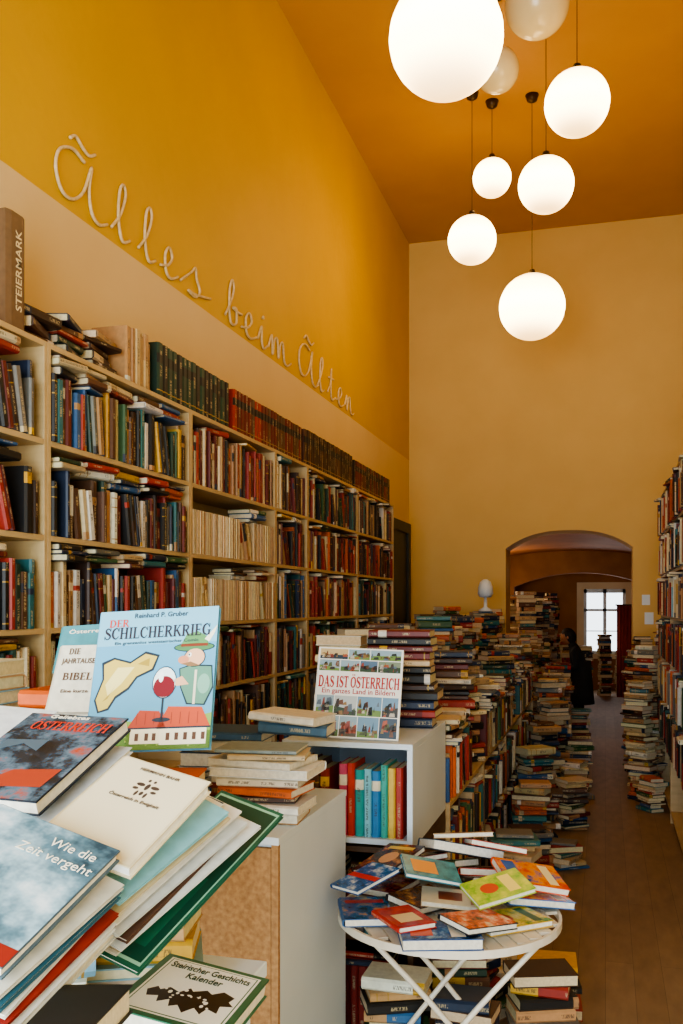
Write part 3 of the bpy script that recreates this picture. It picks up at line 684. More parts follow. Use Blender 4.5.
for i,(cx,lab,t) in enumerate(fan):
    u=i/nf; q=[]
    jx=rnd.uniform(-9,5)
    for a,b in zip(S0,S1): q.append(pt(a[0]+(b[0]-a[0])*u+jx,a[1]+(b[1]-a[1])*u,a[2]+(b[2]-a[2])*u))
    M,w,h=M3(*q); M=M@Matrix.Rotation(rnd.uniform(-.09,.06),4,'Z'); dbook(M,w,h*rnd.uniform(.82,1.0),t,cx,lab+' fanned out in the heap',gf)
M,w,h=M3(pt(66,936,1.38),pt(138,972,1.33),pt(176,772,1.76))
dbook(M,w,h,.008,'1E5A44','large dark green illustrated softcover with pale border',gf,[(rc(.03,.02,.97,.98),hx('8FBCA0'),0),(rc(.05,.035,.95,.965),hx('144434'),1),(rc(.1,.1,.85,.5),hx('1E5E46'),2)])
M,w,h=M3(pt(-135,906,1.05),pt(2,968,1.0),pt(-20,795,1.26))
dbook(M,w,h,.018,'4A5C66','large grey-blue photo volume with white title',gf,[(rc(0,0,1,.12),hx('8A2A22'),1)],
   [('Wie die',.74,.86,.1,W_,.36),('Zeit vergeht',.68,.75,.1,W_,.58)],art=art_mat('snow_photo',[hx('2E4652'),hx('5E7E8C'),hx('9CB8C4'),hx('D4DEE2')],7),tb=-.004)
for (da,cx,t,lab) in ((22,'C9C4B4',.007,'grey paperback under a photo volume'),(34,'2E5A6A',.01,'blue hardcover under a photo volume'),(48,'D8D4C8',.006,'cream softcover under a blue hardcover'),(58,'8A2A22',.005,'thin red softcover under a photo volume'),(72,'E0E0DA',.01,'white softcover low in the heap')):
    M,w,h=M3(pt(-133,906+da,1.06),pt(5,968+da,1.02),pt(-17,795+da,1.28)); M=M@Matrix.Rotation(rnd.uniform(-.1,.05),4,'Z'); dbook(M,w,h,t,cx,lab,gf)
M,w,h=M3(pt(-40,975,1.2),pt(42,1006,1.16),pt(50,880,1.4))
dbook(M,w,h,.014,'E0E2E0','white hardcover wedged in the heap',gf)
M,w,h=M3(pt(-90,1052,.98),pt(68,1052,.97),pt(-45,985,1.22))
dbook(M,w,h,.035,'17181A','thick black hardcover with bright page edges',gf)
M,w,h=M3(pt(108,1006,1.36),pt(222,1038,1.32),pt(168,953,1.58))
bl=[(.14,.36),(.2,.44),(.24,.4),(.3,.47),(.4,.43),(.46,.53),(.5,.49),(.6,.56),(.66,.52),(.74,.6),(.86,.55),(.84,.47),(.9,.42),(.8,.38),(.82,.27),(.72,.3),(.7,.2),(.62,.27),(.56,.16),(.48,.25),(.42,.2),(.38,.3),(.3,.22),(.27,.31),(.18,.27)]
P=[(rc(.0,.0,1,1),hx('1E6244'),0),(rc(.06,.05,.94,.95),hx('F2F2EA'),1),(rc(.08,.07,.92,.93),hx('1E6244'),2),(rc(.09,.08,.91,.92),hx('F2F2EA'),3),(bl,hx('0A0A0A'),4)]
for k in range(16):
    P.append((ell(rnd.uniform(.24,.78),rnd.uniform(.27,.48),rnd.uniform(.008,.022),rnd.uniform(.01,.03),7),hx('F2F2EA'),5))
dbook(M,w,h,.03,'1E6244','green-bordered white almanac with black ornament',gf,P,
   [('Steirischer Geschichts',.5,.83,.13,'0E3A26',.76),('Kalender',.5,.7,.13,'0E3A26',.34)],name='almanac')
M,w,h=M3(pt(53,672,2.26),pt(112,669,2.22),pt(55,627,2.32))
dbook(M,w,h,.03,'4A8E98','teal hardcover standing behind a cream book',gf,None,[('Österreich',.5,.85,.12,W_,.7)])
M,w,h=M3(pt(45,712,2.06),pt(100,712,2.02),pt(46,646,2.14))
dbook(M,w,h,.03,'D6CFBC','cream hardcover with brown serif title',gf,None,[('JAHRTAUSEND',.5,.75,.11,'5A4030',.8),('Eine kurze',.45,.3,.07,'5A4030',.5)],serif=[('DIE',.3,.9,.09,'5A4030',.22),('BIBEL',.45,.52,.11,'5A4030',.55)])
M,w,h=M3(pt(312,736,3.74),pt(398,741,3.68),pt(325,647,3.84))
P=[(rc(0,0,1,1),hx('F0EEE6'),0)]
SK=['6E94B0','8FA8B4','A89870','4E6C88','B8C0C0','78886E','3A4A5A','C8B080']; BL=['3A261C','6A4226','1E2A20','90703A','241E1C','8A3826','4A5A30','B8B0A0','5A6A7A','A85030']; GR=['24401C','2E2A24','48682E','1E3646','5A4C38','6A8A3A']
rows=[[(.015,.235),(.0,.3,.52,.78,1)],[(.245,.46),(0,.22,.5,.8,1)],[(.735,.86),(0,.26,.5,.72,1)],[(.87,.985),(0,.35,.62,1)]]
for (ya,yb),cuts in rows:
    for xa,xb in zip(cuts[:-1],cuts[1:]):
        xa=.015+xa*.97; xb=.007+xb*.97; hh=yb-ya
        P.append((rc(xa,ya,xb,yb),hx(rnd.choice(SK)),1)); P.append(([(xa,ya),(xb,ya),(xb,ya+hh*rnd.uniform(.2,.6)),(xa,ya+hh*rnd.uniform(.2,.6))],hx(rnd.choice(GR)),2))
        for _ in range(14):
            a=rnd.uniform(xa,xb-.04); b=min(xb,a+rnd.uniform(.015,.07)); q0=ya+hh*rnd.uniform(0,.55); tt=min(yb,q0+hh*rnd.uniform(.1,.45))
            P.append(([(a,q0),(b,q0),(b-.008,tt),(a+.012,tt-hh*.05)],hx(rnd.choice(BL)),3))
mos=dbook(M,w,h,.02,'F0EEE6','white photo-mosaic hardcover with bold red title','books in the white box shelf',P,[('Ein ganzes Land in Bildern',.5,.51,.08,'B01E18',.86)])
BOLD[0]=1.25
serif_text(mos,'DAS IST ÖSTERREICH',.5,.615,.125,'B01E18',w,h,.96)
BOLD[0]=1

def legs_table(name,label,x0,x1,y0,y1,zt,mat):
    r=empty(name,((x0+x1)/2,(y0+y1)/2,0)); thing(r,label,'table')
    hx_,hy_=(x1-x0)/2,(y1-y0)/2
    boxes('table_top',[(-hx_,hx_,-hy_,hy_,zt-.03,zt)],mat,r,.003)
    for sx in(-1,1):
        for sy in(-1,1):
            cx=sx*(hx_-.05); cy=sy*(hy_-.05); boxes('leg',[(cx-.025,cx+.025,cy-.025,cy+.025,0,zt-.031)],mat,r,.003)
    return r
legs_table('high_table','white high table buried under loose books',-1.75,-.64,.35,1.72,1.05,M_WHITE)
legs_table('high_table','white side table carrying more book stacks',-1.95,-1.07,1.78,2.14,1.05,M_WHITE)
st='in a heap on the high table'
for (x,y,z1,a,tr_) in ((-1.0,1.1,1.2,-1.2,(.04,.06)),(-.75,.95,1.1,-.6,(.03,.05)),(-1.3,.95,1.22,-1.2,(.05,.07)),(-1.3,1.3,1.3,-1.4,(.05,.07)),(-1.0,1.42,1.3,-1,(.05,.07)),(-1.55,1.4,1.4,-1.3,(.05,.07)),(-.74,1.26,1.12,-.8,(.02,.03)),(-1.25,1.6,1.44,-1.2,(.05,.07)),(-.86,1.6,1.44,-1.2,(.02,.045))):
    stack(x,y,1.05,z1,a,'parts',gf,st,pal=LIGHTM+['red','blue','yellow','orange'],tr=tr_,flip=.3)
for (x,y,z1) in ((-1.22,1.97,1.585),(-1.5,1.98,1.62),(-1.77,1.97,1.62)):
    stack(x,y,1.05,z1,-1.5,'parts','books stacked on the side table','in a stack on the side table',pal=LIGHTM,tr=(.03,.04),flip=.3,jitter=.08)
cab=empty('cabinet',(-1.2,2.92,0)); thing(cab,'white laminate cabinet with raw chipboard end panel','cabinet')
boxes('body',[(-.30,.285,-.352,.36,.04,1.05)],M_WHITE,cab,.002)
boxes('end_panel',[(-.28,.262,-.37,-.3535,.05,1.04)],M_CHIP,cab,.002)
boxes('frame_edge',[(.2635,.285,-.37,-.3535,.0,1.05)],M_CHIP,cab)
boxes('top_board',[(-.305,.288,-.375,.362,1.051,1.074)],M_WHITE,cab,.002)
gc='books on the white cabinet'
# ---- resting solver: each book comes to rest on whatever already lies below it (height grid, lowest stable tilt)
class Heap:
    def __init__(s,x0,x1,y0,y1,z,inside,step=.008):
        s.xs=np.arange(x0,x1,step); s.ys=np.arange(y0,y1,step)
        s.X,s.Y=np.meshgrid(s.xs,s.ys,indexing='ij'); s.Hm=np.where(inside(s.X,s.Y),z,z-1.0)
    def place(s,x,y,w,h,t,rot,maxs=.22):
        c,sn=math.cos(rot),math.sin(rot)
        u=(s.X-x)*c+(s.Y-y)*sn; v=-(s.X-x)*sn+(s.Y-y)*c
        m=(np.abs(u)<w/2+.007)&(np.abs(v)<h/2+.003)
        um,vm,hm=u[m],v[m],s.Hm[m]
        best=None
        sl=np.linspace(-maxs,maxs,23)
        for a in sl:
            for b in sl:
                z0=float(np.max(hm-a*um-b*vm))
                sc=z0+.0004*(abs(a)+abs(b))
                if best is None or sc<best[0]: best=(sc,z0,a,b)
        _,z0,a,b=best; z0+=.0015
        X=Vector((c,sn,a)).normalized(); Yv=Vector((-sn,c,b)); Yv=(Yv-X*Yv.dot(X)).normalized(); Z=X.cross(Yv)
        s.Hm[m]=np.maximum(hm,z0+a*um+b*vm+t/Z.z)
        C=Vector((x,y,z0))+Z*t
        return frame(X,Yv,Z,C-X*w/2-Yv*h/2)
ctop=Heap(-1.56,-.85,2.45,3.4,1.0745,lambda X,Y:(X>-1.505)&(X<-.912)&(Y>2.545)&(Y<3.282))
cb=[(-1.04,2.78,.25,.18,.032,.1,'B58A58','tan hardcover'),(-1.03,2.77,.27,.19,.028,0,'E2E0D8','white hardcover'),(-1.05,2.78,.24,.17,.02,.15,'4A2E20','dark brown hardcover'),(-1.03,2.77,.25,.18,.026,-.1,'C8622E','orange hardcover'),
 (-1.04,2.78,.26,.19,.028,.08,'D8D0BC','cream hardcover'),(-1.03,2.78,.32,.21,.028,.02,'E4E6E6','large white hardcover'),(-1.05,2.78,.29,.2,.022,-.12,'D2CCBC','large pale hardcover'),(-1.02,2.77,.24,.17,.018,.2,'C4B290','tan paperback'),(-1.05,2.78,.26,.18,.012,.1,'8A9A9E','grey softcover'),
 (-1.37,2.70,.25,.2,.03,.1,'27608E','blue hardcover'),(-1.36,2.71,.24,.19,.03,.0,'1F3048','navy hardcover'),(-1.37,2.70,.26,.2,.02,-.1,'2E6AA0','bright blue softcover'),(-1.36,2.72,.25,.19,.03,.05,'D8D4CA','white hardcover'),(-1.37,2.7,.26,.2,.02,-.05,'24364E','dark blue softcover'),
 (-1.34,3.12,.27,.2,.05,.05,'8A3A2A','thick red hardcover'),(-1.32,3.12,.28,.2,.05,-.1,'D8D4CA','thick white hardcover'),(-1.33,3.12,.26,.2,.05,.1,'2E4A66','thick blue hardcover'),(-1.32,3.12,.28,.2,.045,-.05,'C9B48A','thick tan hardcover'),(-1.3,3.11,.3,.22,.03,.08,'2E4E62','large dark blue hardcover'),
 (-1.04,3.1,.24,.17,.04,.1,'3A5A6E','thick blue hardcover'),(-1.05,3.08,.25,.18,.03,-.15,'D8D0BC','cream hardcover')]
for (x,y,lg,sh,t,r_,cx,lab) in cb:
    rr=r_+math.pi/2+(math.pi if rnd.random()<.3 else 0)
    M=ctop.place(x,y,sh,lg,t,rr,.05)
    dbook(M,sh,lg,t,cx,lab+' stacked on the white cabinet',gc)
Mb=frame(-Vector((1,0,0)).cross(UP),Vector((-1,0,0)),UP,(XF-.008,2.965,zt))
cov,pap=book_geo(.115,.26,.42,hx('6E5236'),None)
o=bpy.data.objects.new('book',build_mesh('book',[(cov[0],cov[1],cov[2],[[(-5,0)]*len(f) for f in cov[1]],0),(pap[0],pap[1],pap[2],None,1)])); link(o); o.matrix_world=Mb
thing(o,'thick tan volume with vertical lettering standing on the bookcase','book',g)
T=Matrix.Translation((0.01,-.0075,.21))@Matrix.Rotation(math.pi/2,4,'X')@Matrix.Rotation(math.pi/2,4,'Z')
text(o,'STEIERMARK',0,0,.05,'E0CDA0',1,1,fit=.3,name='spine_lettering',z=0,mat4=T)

# ---------- bistro table
TX,TY,TZ,TR=-.51,3.12,.72,.37
tb=empty('folding_table',(TX,TY,0)); thing(tb,'round cream folding bistro table covered in loose books','table')
V=[];Fc=[]
sw=.052; n=15
for i in range(n):
    xa=-TR+.006+i*sw; xb=min(xa+sw-.006,TR-.004)
    m=max(abs(xa),abs(xb)); 
    if m>=TR: continue
    L=math.sqrt(TR*TR-m*m)-.004
    if L<.02: continue
    v,f=box_vf(xa,xb,-L,L,TZ-.012,TZ-.002,len(V)); V+=v; Fc+=f
rot=Matrix.Rotation(.5,4,'Z')
o=mesh_obj('table_top',[rot@Vector(v) for v in V],Fc,M_METAL,tb)
V=[];Fc=[]
for k in range(48):
    an=2*math.pi*k/48; nx,ny=math.cos(an),math.sin(an)
    V+=[(nx*(TR-.006),ny*(TR-.006),TZ-.026),(nx*(TR+.004),ny*(TR+.004),TZ-.026),(nx*(TR+.004),ny*(TR+.004),TZ-.001),(nx*(TR-.006),ny*(TR-.006),TZ-.001)]
for k in range(48):
    a=k*4;b=((k+1)%48)*4
    for e in range(4): Fc.append((a+e,b+e,b+(e+1)%4,a+(e+1)%4))
mesh_obj('rim',V,Fc,M_METAL,tb)
ra=Matrix.Rotation(.26,4,'Z')
for sy in(-1,1):
    yb=sy*.2
    for sx in(-1,1):
        off=.014*sx
        tube('leg',catmull([ra@Vector((-sx*.27,yb+off,TZ-.028)),ra@Vector((0,yb+off,.40)),ra@Vector((sx*.3,yb+off,.012))],4),.0095,M_METAL,tb)
for sx in(-1,1):
    tube('crossbar',[ra@Vector((sx*.285,-.2+.014*sx,.05)),ra@Vector((sx*.285,.2+.014*sx,.05))],.008,M_METAL,tb)
    tube('crossbar',[ra@Vector((-sx*.262,-.21,TZ-.034)),ra@Vector((-sx*.262,.21,TZ-.034))],.008,M_METAL,tb)

gt='loose books on the folding table'
def arts(n_,*cs,sc=16): return art_mat(n_,[hx(c) for c in cs],sc)
th_=Heap(TX-.55,TX+.55,TY-.55,TY+.5,TZ,lambda X,Y:((X-TX)**2+(Y-TY)**2<TR*TR))
def tbk(px,py,zg,w,h,t,rotdeg,col,label,**k):
    p=onz(px,py,TZ+zg)
    x,y=p.x,p.y
    dx,dy=x-TX,y-TY; rr=math.hypot(dx,dy)
    if rr>TR-.07: x=TX+dx*(TR-.07)/rr; y=TY+dy*(TR-.07)/rr
    if x<-.60: y=min(y,3.38)
    w*=1.08; h*=1.08
    M=th_.place(x,y,w,h,t,math.radians(rotdeg))
    dbook(M,w,h,t,col,label+' on the table',gt,**k)
TB=[
 (366,908,.0,.15,.21,.025,20,'2A5A8E','blue paperback with dark cover',('101C2C','2A6AA8','D8A050'),[(rc(.1,.7,.9,.85),'D8362A')]),
 (382,880,.0,.14,.2,.025,-15,'6E1E1A','dark red paperback with dark cover',('1E0E10','9A2A20','D89A50'),[]),
 (438,934,.0,.155,.225,.034,-72,'1E4A86','thick dark blue hardcover with white page edges',('10243E','1E5AA0','8AB4D8'),[(rc(.12,.62,.88,.8),'E8E4D8'),(rc(.2,.12,.8,.4),'C8502E')]),
 (508,918,.0,.15,.22,.02,-50,'C9A02E','yellow-green paperback',('3A8A3A','D8C040','F0E090'),[(ell(.5,.4,.25,.15),'B04A28'),(rc(.1,.75,.9,.88),'1E5A2A')]),
 (545,897,.0,.15,.22,.025,-62,'1E6AB0','bright blue paperback with orange cover',('1464B0','E8641E','F8C850'),[(rc(.1,.75,.9,.88),'F0F0E8')]),
 (482,884,.0,.15,.21,.025,30,'3A2A22','brown hardcover',('2A1E18','8A5A34'),[(rc(.15,.6,.85,.8),'D8C090')]),
 (424,900,.0,.14,.2,.025,-30,'2E2622','dark paperback with amber cover',('1A1210','7A4A24','E0A050'),[]),
 (510,870,.0,.14,.2,.025,-10,'B83A22','red paperback',('8A1E16','E0502A'),[(rc(.1,.6,.9,.8),'F0D8A0')]),
 (440,868,.0,.15,.21,.025,65,'4A5A3A','olive hardcover',('2A3A22','8A9A5A'),[(rc(.2,.2,.8,.5),'D8D0A0')]),
 (396,866,.0,.14,.2,.02,-60,'7A2A22','red-brown paperback',('5A1E18','A84A2E'),[(rc(.15,.6,.85,.85),'E8D8B0')]),
 (478,930,.0,.13,.19,.02,-40,'1A1A1E','black paperback with orange swirl',('101010','E8641E','F0E0C0'),[]),
 (455,898,.03,.15,.21,.015,-80,'E0D4B4','cream paperback with small reddish picture',('E4DAC0','EDE4CC'),[(rc(.25,.25,.75,.6),'8A4A34'),(rc(.1,.72,.9,.8),'A8642E')]),
 (462,862,.03,.18,.25,.035,-62,'1E3A4E','thick landscape hardcover in dark green and blue',('102030','1E6A7A','8AB07A'),[(rc(.1,.75,.9,.88),'E8ECE4')]),
 (390,880,.03,.15,.21,.02,-25,'3A2420','dark hardcover with portrait picture',('140E0C','5A2E20','D08A50'),[(ell(.5,.5,.2,.2),'D8A070'),(rc(.15,.8,.85,.9),'E0C060')]),
 (532,886,.03,.155,.215,.025,-65,'D8501E','orange and blue paperback',('D8401A','F09A2A','1E5AB0'),[(rc(.1,.1,.9,.3),'1E62B8'),(rc(.1,.7,.9,.85),'F8E8B0')]),
 (498,904,.03,.13,.19,.018,-55,'A8C040','lime green paperback',('6AAA3A','D8D850'),[(rc(.15,.6,.85,.8),'F8E070'),(ell(.5,.35,.2,.15),'D04A28')]),
 (366,896,.03,.13,.18,.015,-35,'1E5086','blue paperback with red stripe',('0E2444','1E62A8','E8E8E0'),[(rc(0,.4,1,.55),'C8281E')]),
 (404,918,.03,.12,.17,.018,40,'B02A20','red paperback with pale picture',('8A1A14','D03A28'),[(rc(.2,.2,.8,.6),'E8D0A0')]),
 (504,866,.05,.13,.19,.02,-70,'A82A1E','red hardcover with yellow panel',('8A1C16','D03A26'),[(rc(.15,.55,.85,.85),'F0C040')]),
 (430,886,.05,.13,.18,.015,-70,'2A7A8E','teal paperback with orange picture',('145A6A','3AA0B0'),[(rc(.2,.15,.8,.6),'E89A3A')]),
 (470,850,.07,.13,.2,.016,-80,'C0A078','tan paperback',('A88458','E0C498'),[(rc(.2,.3,.8,.7),'6A4A34')]),
]
for i,(px,py,zg,w,h,t,r_,cx,lab,cs,pr) in enumerate(TB):
    tbk(px,py,zg+t,w,h,t,r_,cx,lab,art=arts('table_art',*cs),prints=[(a,hx(b),1) for a,b in pr] or None)

# ---------- lamps
M_ON=globe_mat('lit_opal_glass')
M_OFF=noise_mat('unlit_opal_glass',hx('E8D8A8'),hx('DCC890'),3,.2)
def lamp(px,py,rpx,d,on,label):
    p=pt(px,py,d); r=rpx*d/F
    e=empty('pendant_lamp',p); thing(e,label,'lamp','globe pendant lamps')
    prof=[(max(.002,r*math.sin(math.pi*k/24)),-r*math.cos(math.pi*k/24)) for k in range(25)]
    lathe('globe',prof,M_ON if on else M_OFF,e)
    lathe('globe_holder',[(.028,r-.008),(.032,r+.005),(.024,r+.04),(.006,r+.05)],M_BRASS,e,16)
    top=ZC-p.z
    tube('cord',[(0,0,r+.045),(0,0,(top+r)/2),(0,0,top-.04)],.003,M_CORD,e,6)
    lathe('ceiling_rose',[(.008,top-.07),(.045,top-.05),(.06,top-.001)],M_BRASS,e,20)
for a in ((446,38,57,3.6,1,'large lit opal globe pendant lamp on thin cord'),(577,103,32,6.0,1,'lit opal globe pendant lamp on dark cord'),(546,185,27.5,6.9,1,'lit opal globe pendant lamp hanging mid-height'),
   (492,178,19,8.4,1,'small lit opal globe pendant lamp near ceiling'),(472,240,24,8.26,1,'lit opal globe pendant lamp on long cord'),(532,307,32.5,8.3,1,'lowest large lit opal globe pendant lamp'),
   (537,4,32,6.2,0,'unlit opal globe pendant lamp close to ceiling'),(497,70,22,6.9,0,'small unlit opal globe pendant lamp')):
    lamp(*a)

# ---------- wall lettering
LET={
 'A':[[(.62,.93),(.35,1.0),(.08,.8),(.0,.45),(.12,.12),(.35,.1),(.6,.4),(.78,.95),(.72,.5),(.78,.12),(.95,.0),(1.15,.12)],[(.3,1.16),(.42,1.27),(.58,1.17),(.72,1.13),(.86,1.24)]],
 'l':[[(-.1,.12),(.3,.45),(.55,.85),(.45,1.02),(.28,.85),(.22,.35),(.4,.02),(.75,.12)]],
 'e':[[(-.1,.12),(.35,.22),(.62,.42),(.45,.58),(.2,.4),(.25,.08),(.55,.0),(1.0,.14)]],
 's':[[(-.1,.12),(.3,.45),(.45,.6),(.5,.4),(.62,.18),(.45,.0),(.18,.04),(.45,.05),(1.05,.2)]],
 'b':[[(-.1,.12),(.25,.5),(.45,.85),(.35,1.02),(.2,.8),(.15,.3),(.28,.02),(.6,.1),(.62,.42),(.4,.4),(.7,.38),(1.0,.4)]],
 'i':[[(-.1,.14),(.3,.5),(.32,.15),(.55,.0),(1.0,.14)],[(.4,.72),(.48,.78),(.52,.72)]],
 'm':[[(-.05,.14),(.1,.5),(.14,.02),(.22,.4),(.36,.5),(.42,.04),(.5,.4),(.63,.5),(.7,.08),(.85,.0),(1.05,.14)]],
 't':[[(-.1,.14),(.3,.5),(.42,.95),(.36,.3),(.5,.0),(.95,.14)],[(.05,.62),(.75,.66)]],
 'n':[[(-.05,.14),(.15,.5),(.2,.02),(.32,.4),(.52,.5),(.6,.08),(.8,.0),(1.0,.1)]]}
sgn=empty('wall_lettering',(XL+.009,6.2,3.6)); thing(sgn,'cream rope script lettering fixed along the painted wall','sign')
word=[('A',3.66,4.05),('l',4.17,4.39),('l',4.45,4.68),('e',4.70,4.90),('s',4.97,5.34),('b',5.62,5.88),('e',5.9,6.16),('i',6.2,6.38),('m',6.42,6.88),('A',7.1,7.55),('l',7.62,7.86),('t',7.92,8.16),('e',8.2,8.45),('n',8.48,8.8)]
for ch,ya,yb in word:
    V=[];Fc=[]
    for st_ in LET[ch]:
        P=catmull([(0,ya+x*(yb-ya)-6.2,.0+y*(.26 if ya<4.1 else .29)) for x,y in st_],5)
        v,f=tube_vf(P,.0085,6,len(V)); V+=v; Fc+=f
    mesh_obj('letter',V,Fc,M_LETTER,sgn,True)

# ---------- small things
sc=empty('table_lamp',(-1.28,10.35,LAMPZ+.003)); thing(sc,'small white table lamp standing on book stacks','lamp')
lathe('base',[(.07,0),(.075,.02),(.02,.05),(.015,.16)],M_WHITE,sc,20)
lathe('lamp_shade',[(.06,.16),(.085,.2),(.08,.27),(.06,.33),(.02,.36)],M_WHITE,sc,20)
for (px,py,wd,ht) in ((645,600,.09,.12),(648,618,.1,.14)):
    d=11.2; q=pt(px,py,d)
    o=boxes('notice',[(-wd/2,wd/2,-.002,.002,-ht/2,ht/2)],M_WHITE); o.location=(q.x,YB-.004,q.z); thing(o,'small white paper notice pinned to the ochre wall','notice')
V=[];Fc=[]
for k in range(25):
    x=.0+k*.009; yy=.02*math.sin(k*1.3)
    V+=[(x,yy,0),(x,yy,1.25)]
for k in range(24): Fc.append((2*k,2*k+2,2*k+3,2*k+1))
q=pt(617,680,12.6)
cu=mesh_obj('curtain',V,Fc,noise_mat('red_cloth',hx('9A3424'),hx('7A241A'),5,.8),None,True); cu.location=(q.x,q.y,.5); thing(cu,'dark red cloth hanging in the rear passage','curtain')
md=cu.modifiers.new('s','SOLIDIFY'); md.thickness=.004
tube_=tube('curtain_rail',[(-.02,0,0),(.25,0,0)],.01,M_BRASS,cu); tube_.location=(0,0,1.25)
tp=tube('curtain_post',[(.24,0,-.5),(.24,0,1.26)],.012,M_BRASS,cu)

# ---------- person
def person():
    q=pt(577,700,12.7); X0,Y0=q.x,q.y
    r=empty('person',(X0,Y0,0)); thing(r,'person in long dark coat stooping over an open book','person'); r.scale=(.97,.97,.97)
    J={'pel':(.06,0,.80),'sp':(.02,0,.98),'ch':(-.03,0,1.13),'nk':(-.06,0,1.24),'hd0':(-.09,0,1.29),
       'hl':(.06,-.09,.78),'kl':(.0,-.1,.43),'al':(.04,-.1,.07),'tl':(-.12,-.1,.03),
       'hr':(.06,.09,.78),'kr':(.03,.1,.43),'ar':(.1,.1,.07),'tr':(-.06,.1,.03),
       'sl':(-.03,-.17,1.16),'el':(.0,-.21,.93),'wl':(-.2,-.1,.95),'sr':(-.03,.17,1.16),'er':(.0,.21,.93),'wr':(-.2,.1,.95)}
    E=[('pel','sp'),('sp','ch'),('ch','nk'),('nk','hd0'),('pel','hl'),('hl','kl'),('kl','al'),('al','tl'),('pel','hr'),('hr','kr'),('kr','ar'),('ar','tr'),('ch','sl'),('sl','el'),('el','wl'),('ch','sr'),('sr','er'),('er','wr')]
    R={'pel':.15,'sp':.135,'ch':.15,'nk':.06,'hd0':.055,'hl':.095,'kl':.06,'al':.045,'tl':.035,'hr':.095,'kr':.06,'ar':.045,'tr':.035,'sl':.065,'el':.048,'wl':.032,'sr':.065,'er':.048,'wr':.032}
    ks=list(J); me=bpy.data.meshes.new('body'); me.from_pydata([J[k] for k in ks],[(ks.index(a),ks.index(b)) for a,b in E],[])
    o=bpy.data.objects.new('body',me); link(o); o.parent=r
    sk=o.modifiers.new('skin','SKIN'); 
    for i,k in enumerate(ks):
        me.skin_vertices[0].data[i].radius=(R[k],R[k]); 
    me.skin_vertices[0].data[0].use_root=True
    ss=o.modifiers.new('ss','SUBSURF'); ss.levels=2; ss.render_levels=2
    cloth=noise_mat('charcoal_cloth',hx('1E2124'),hx('14171A'),6,.9); skin=noise_mat('skin',hx('B07A58'),hx('A06C4C'),8,.6); hair=noise_mat('dark_hair',hx('1E1510'),hx('120C08'),30,.7)
    me.materials.append(cloth)
    V=[];Fc=[]; n=16; m=12; hc=Vector((-.125,0,1.355))
    tilt=Matrix.Rotation(math.radians(-28),3,'Y')
    for i in range(m+1):
        th=math.pi*i/m
        for k in range(n):
            ph=2*math.pi*k/n; x=math.sin(th)*math.cos(ph); y=math.sin(th)*math.sin(ph); z=math.cos(th)
            sx=.095; sy=.075*(1-.12*(z<0)*abs(z)); sz=.115
            vx=x*sx; 
            if x<-.9 and abs(y)<.3 and -.3<z<.15: vx-=.022
            if x<-.6 and -.75<z<-.5: vx-=.008
            V.append(hc+tilt@Vector((vx,y*sy,z*sz)))
    for i in range(m):
        for k in range(n): Fc.append((i*n+k,(i+1)*n+k,(i+1)*n+(k+1)%n,i*n+(k+1)%n))
    mesh_obj('head',V,Fc,skin,r,True)
    V2=[hc+(v-hc)*1.09+Vector((.012,0,.008)) for v in V]
    F2=[f for f in Fc if sum((tilt.inverted()@(V[i]-hc)).x for i in f)/4>-.03 or sum((tilt.inverted()@(V[i]-hc)).z for i in f)/4>.06]
    mesh_obj('hair',V2,F2,hair,r,True)
    for sy in(-1,1):
        e=lathe('ear',[(.004,-.02),(.014,-.012),(.018,0),(.014,.015),(.004,.022)],skin,r,10); e.location=hc+Vector((.0,sy*.074,-.01))
        e2=lathe('eye',[(.002,-.008),(.008,-.004),(.009,0),(.008,.004),(.002,.008)],hair,r,8); e2.location=hc+tilt@Vector((-.083,sy*.03,.01))
    prof=[(.17,1.02),(.175,.9),(.19,.75),(.21,.55),(.225,.42)]
    c=lathe('coat',prof,cloth,r,24); c.scale=(.85,1,1); c.location=(.05,0,0)
    for sy in(-1,1):
        w=Vector((-.2,sy*.1,.95)); palm=w+Vector((-.06,-sy*.01,.0))
        V=[];Fc=[]
        v,f=tube_vf([w,w+Vector((-.03,0,0)),palm],[.022,.03,.028],8,0); V+=v;Fc+=f
        for k in range(4):
            L=[.06,.075,.07,.055][k]; b=palm+Vector((0,0,.02-.014*k)); 
            v,f=tube_vf([b,b+Vector((-L*.5,-sy*.012,0)),b+Vector((-L*.85,-sy*.035,.0))],[.009,.008,.006],6,len(V)); V+=v;Fc+=f
        b=w+Vector((-.03,0,.02)); v,f=tube_vf([b,b+Vector((-.02,-sy*.03,.02)),b+Vector((-.045,-sy*.04,.02))],[.01,.009,.007],6,len(V)); V+=v;Fc+=f
        mesh_obj('hand',V,Fc,skin,r,True)
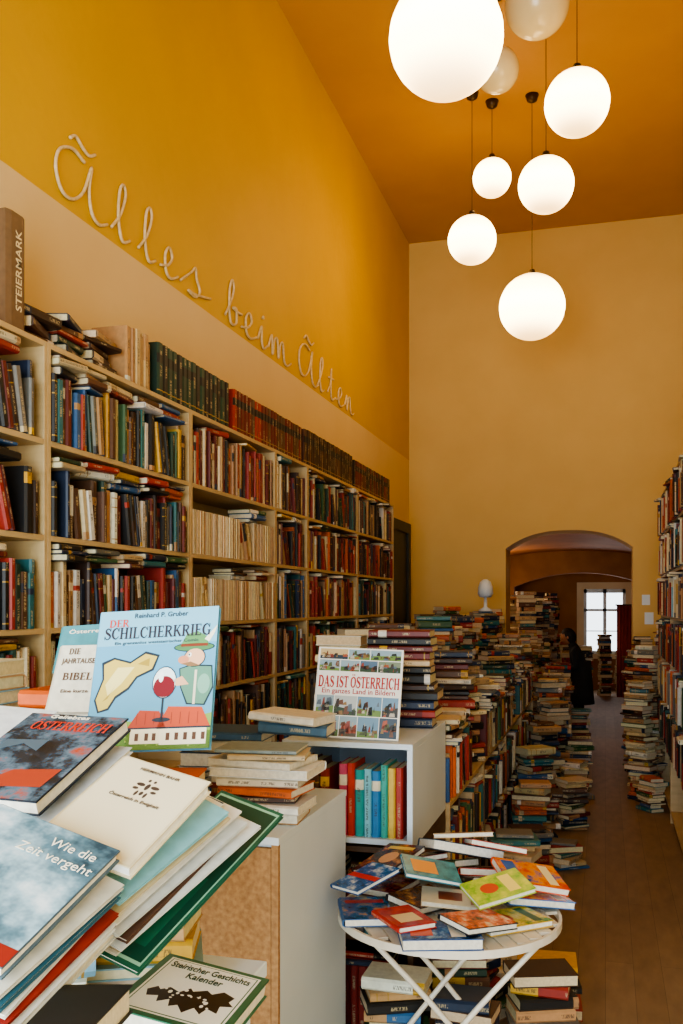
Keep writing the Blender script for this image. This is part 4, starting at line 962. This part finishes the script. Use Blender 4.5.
    bk=boxes('open_book',[(-.09,.09,-.075,-.002,0,.012),(-.09,.09,.002,.075,0,.012)],noise_mat('open_pages',hx('D8CDB4'),hx('C8BCA0'),20,.8))
    bk.location=(X0-.33,Y0,.925); thing(bk,'open book held by the person in dark coat','book')
person()

for nm,ms,lab in (('shelved_books',SHELFMASS,'hundreds of further old books packed on the shelves'),('stacked_books',STACKMASS,'hundreds of further books in stacks along the aisle')):
    me=build_mesh(nm,ms.parts); o=bpy.data.objects.new(nm,me); link(o); thing(o,lab,'books',None,'stuff')
print('individual books',NIND)

# ---------- lights
def area(name,loc,rot,sx,sy,pw,col):
    l=bpy.data.lights.new(name,'AREA'); l.shape='RECTANGLE'; l.size=sx; l.size_y=sy; l.energy=pw; l.color=col
    o=bpy.data.objects.new(name,l); o.location=loc; o.rotation_euler=rot; link(o); return o
area('shop_window_daylight',(-.7,YF-.05,1.8),(math.radians(90),0,0),2.7,2.9,290,(.74,.89,1.0))
area('annex_window_daylight',(0,19.9,1.45),(math.radians(-90),0,0),.8,1.2,10,(1,.95,.9))
def point(loc,pw,col,r=.12):  # unseen fill light added to brighten the annex, no fixture there
    l=bpy.data.lights.new('annex_fill','POINT'); l.energy=pw; l.color=col; l.shadow_soft_size=r; o=bpy.data.objects.new('annex_fill',l); o.location=loc; link(o)
point((-1.7,13.4,2.0),24,(1,.74,.46))
point((-1.75,16.6,2.0),24,(1,.78,.5))
w=bpy.data.worlds.new('World'); S.world=w; w.use_nodes=True
w.node_tree.nodes['Background'].inputs[0].default_value=(.86,.94,1,1); w.node_tree.nodes['Background'].inputs[1].default_value=2.6
try:
    S.view_settings.look='AgX - Medium High Contrast'; S.view_settings.exposure=.15
except Exception as ex: print(ex)

cam=bpy.data.cameras.new('Camera'); co=bpy.data.objects.new('Camera',cam); link(co)
co.location=(0,0,H); co.rotation_euler=(math.radians(90),0,YAW)
cam.sensor_width=36; cam.lens=F/1024*36; cam.shift_y=(HY-512)/1024; cam.clip_start=.05; cam.clip_end=100
S.camera=co
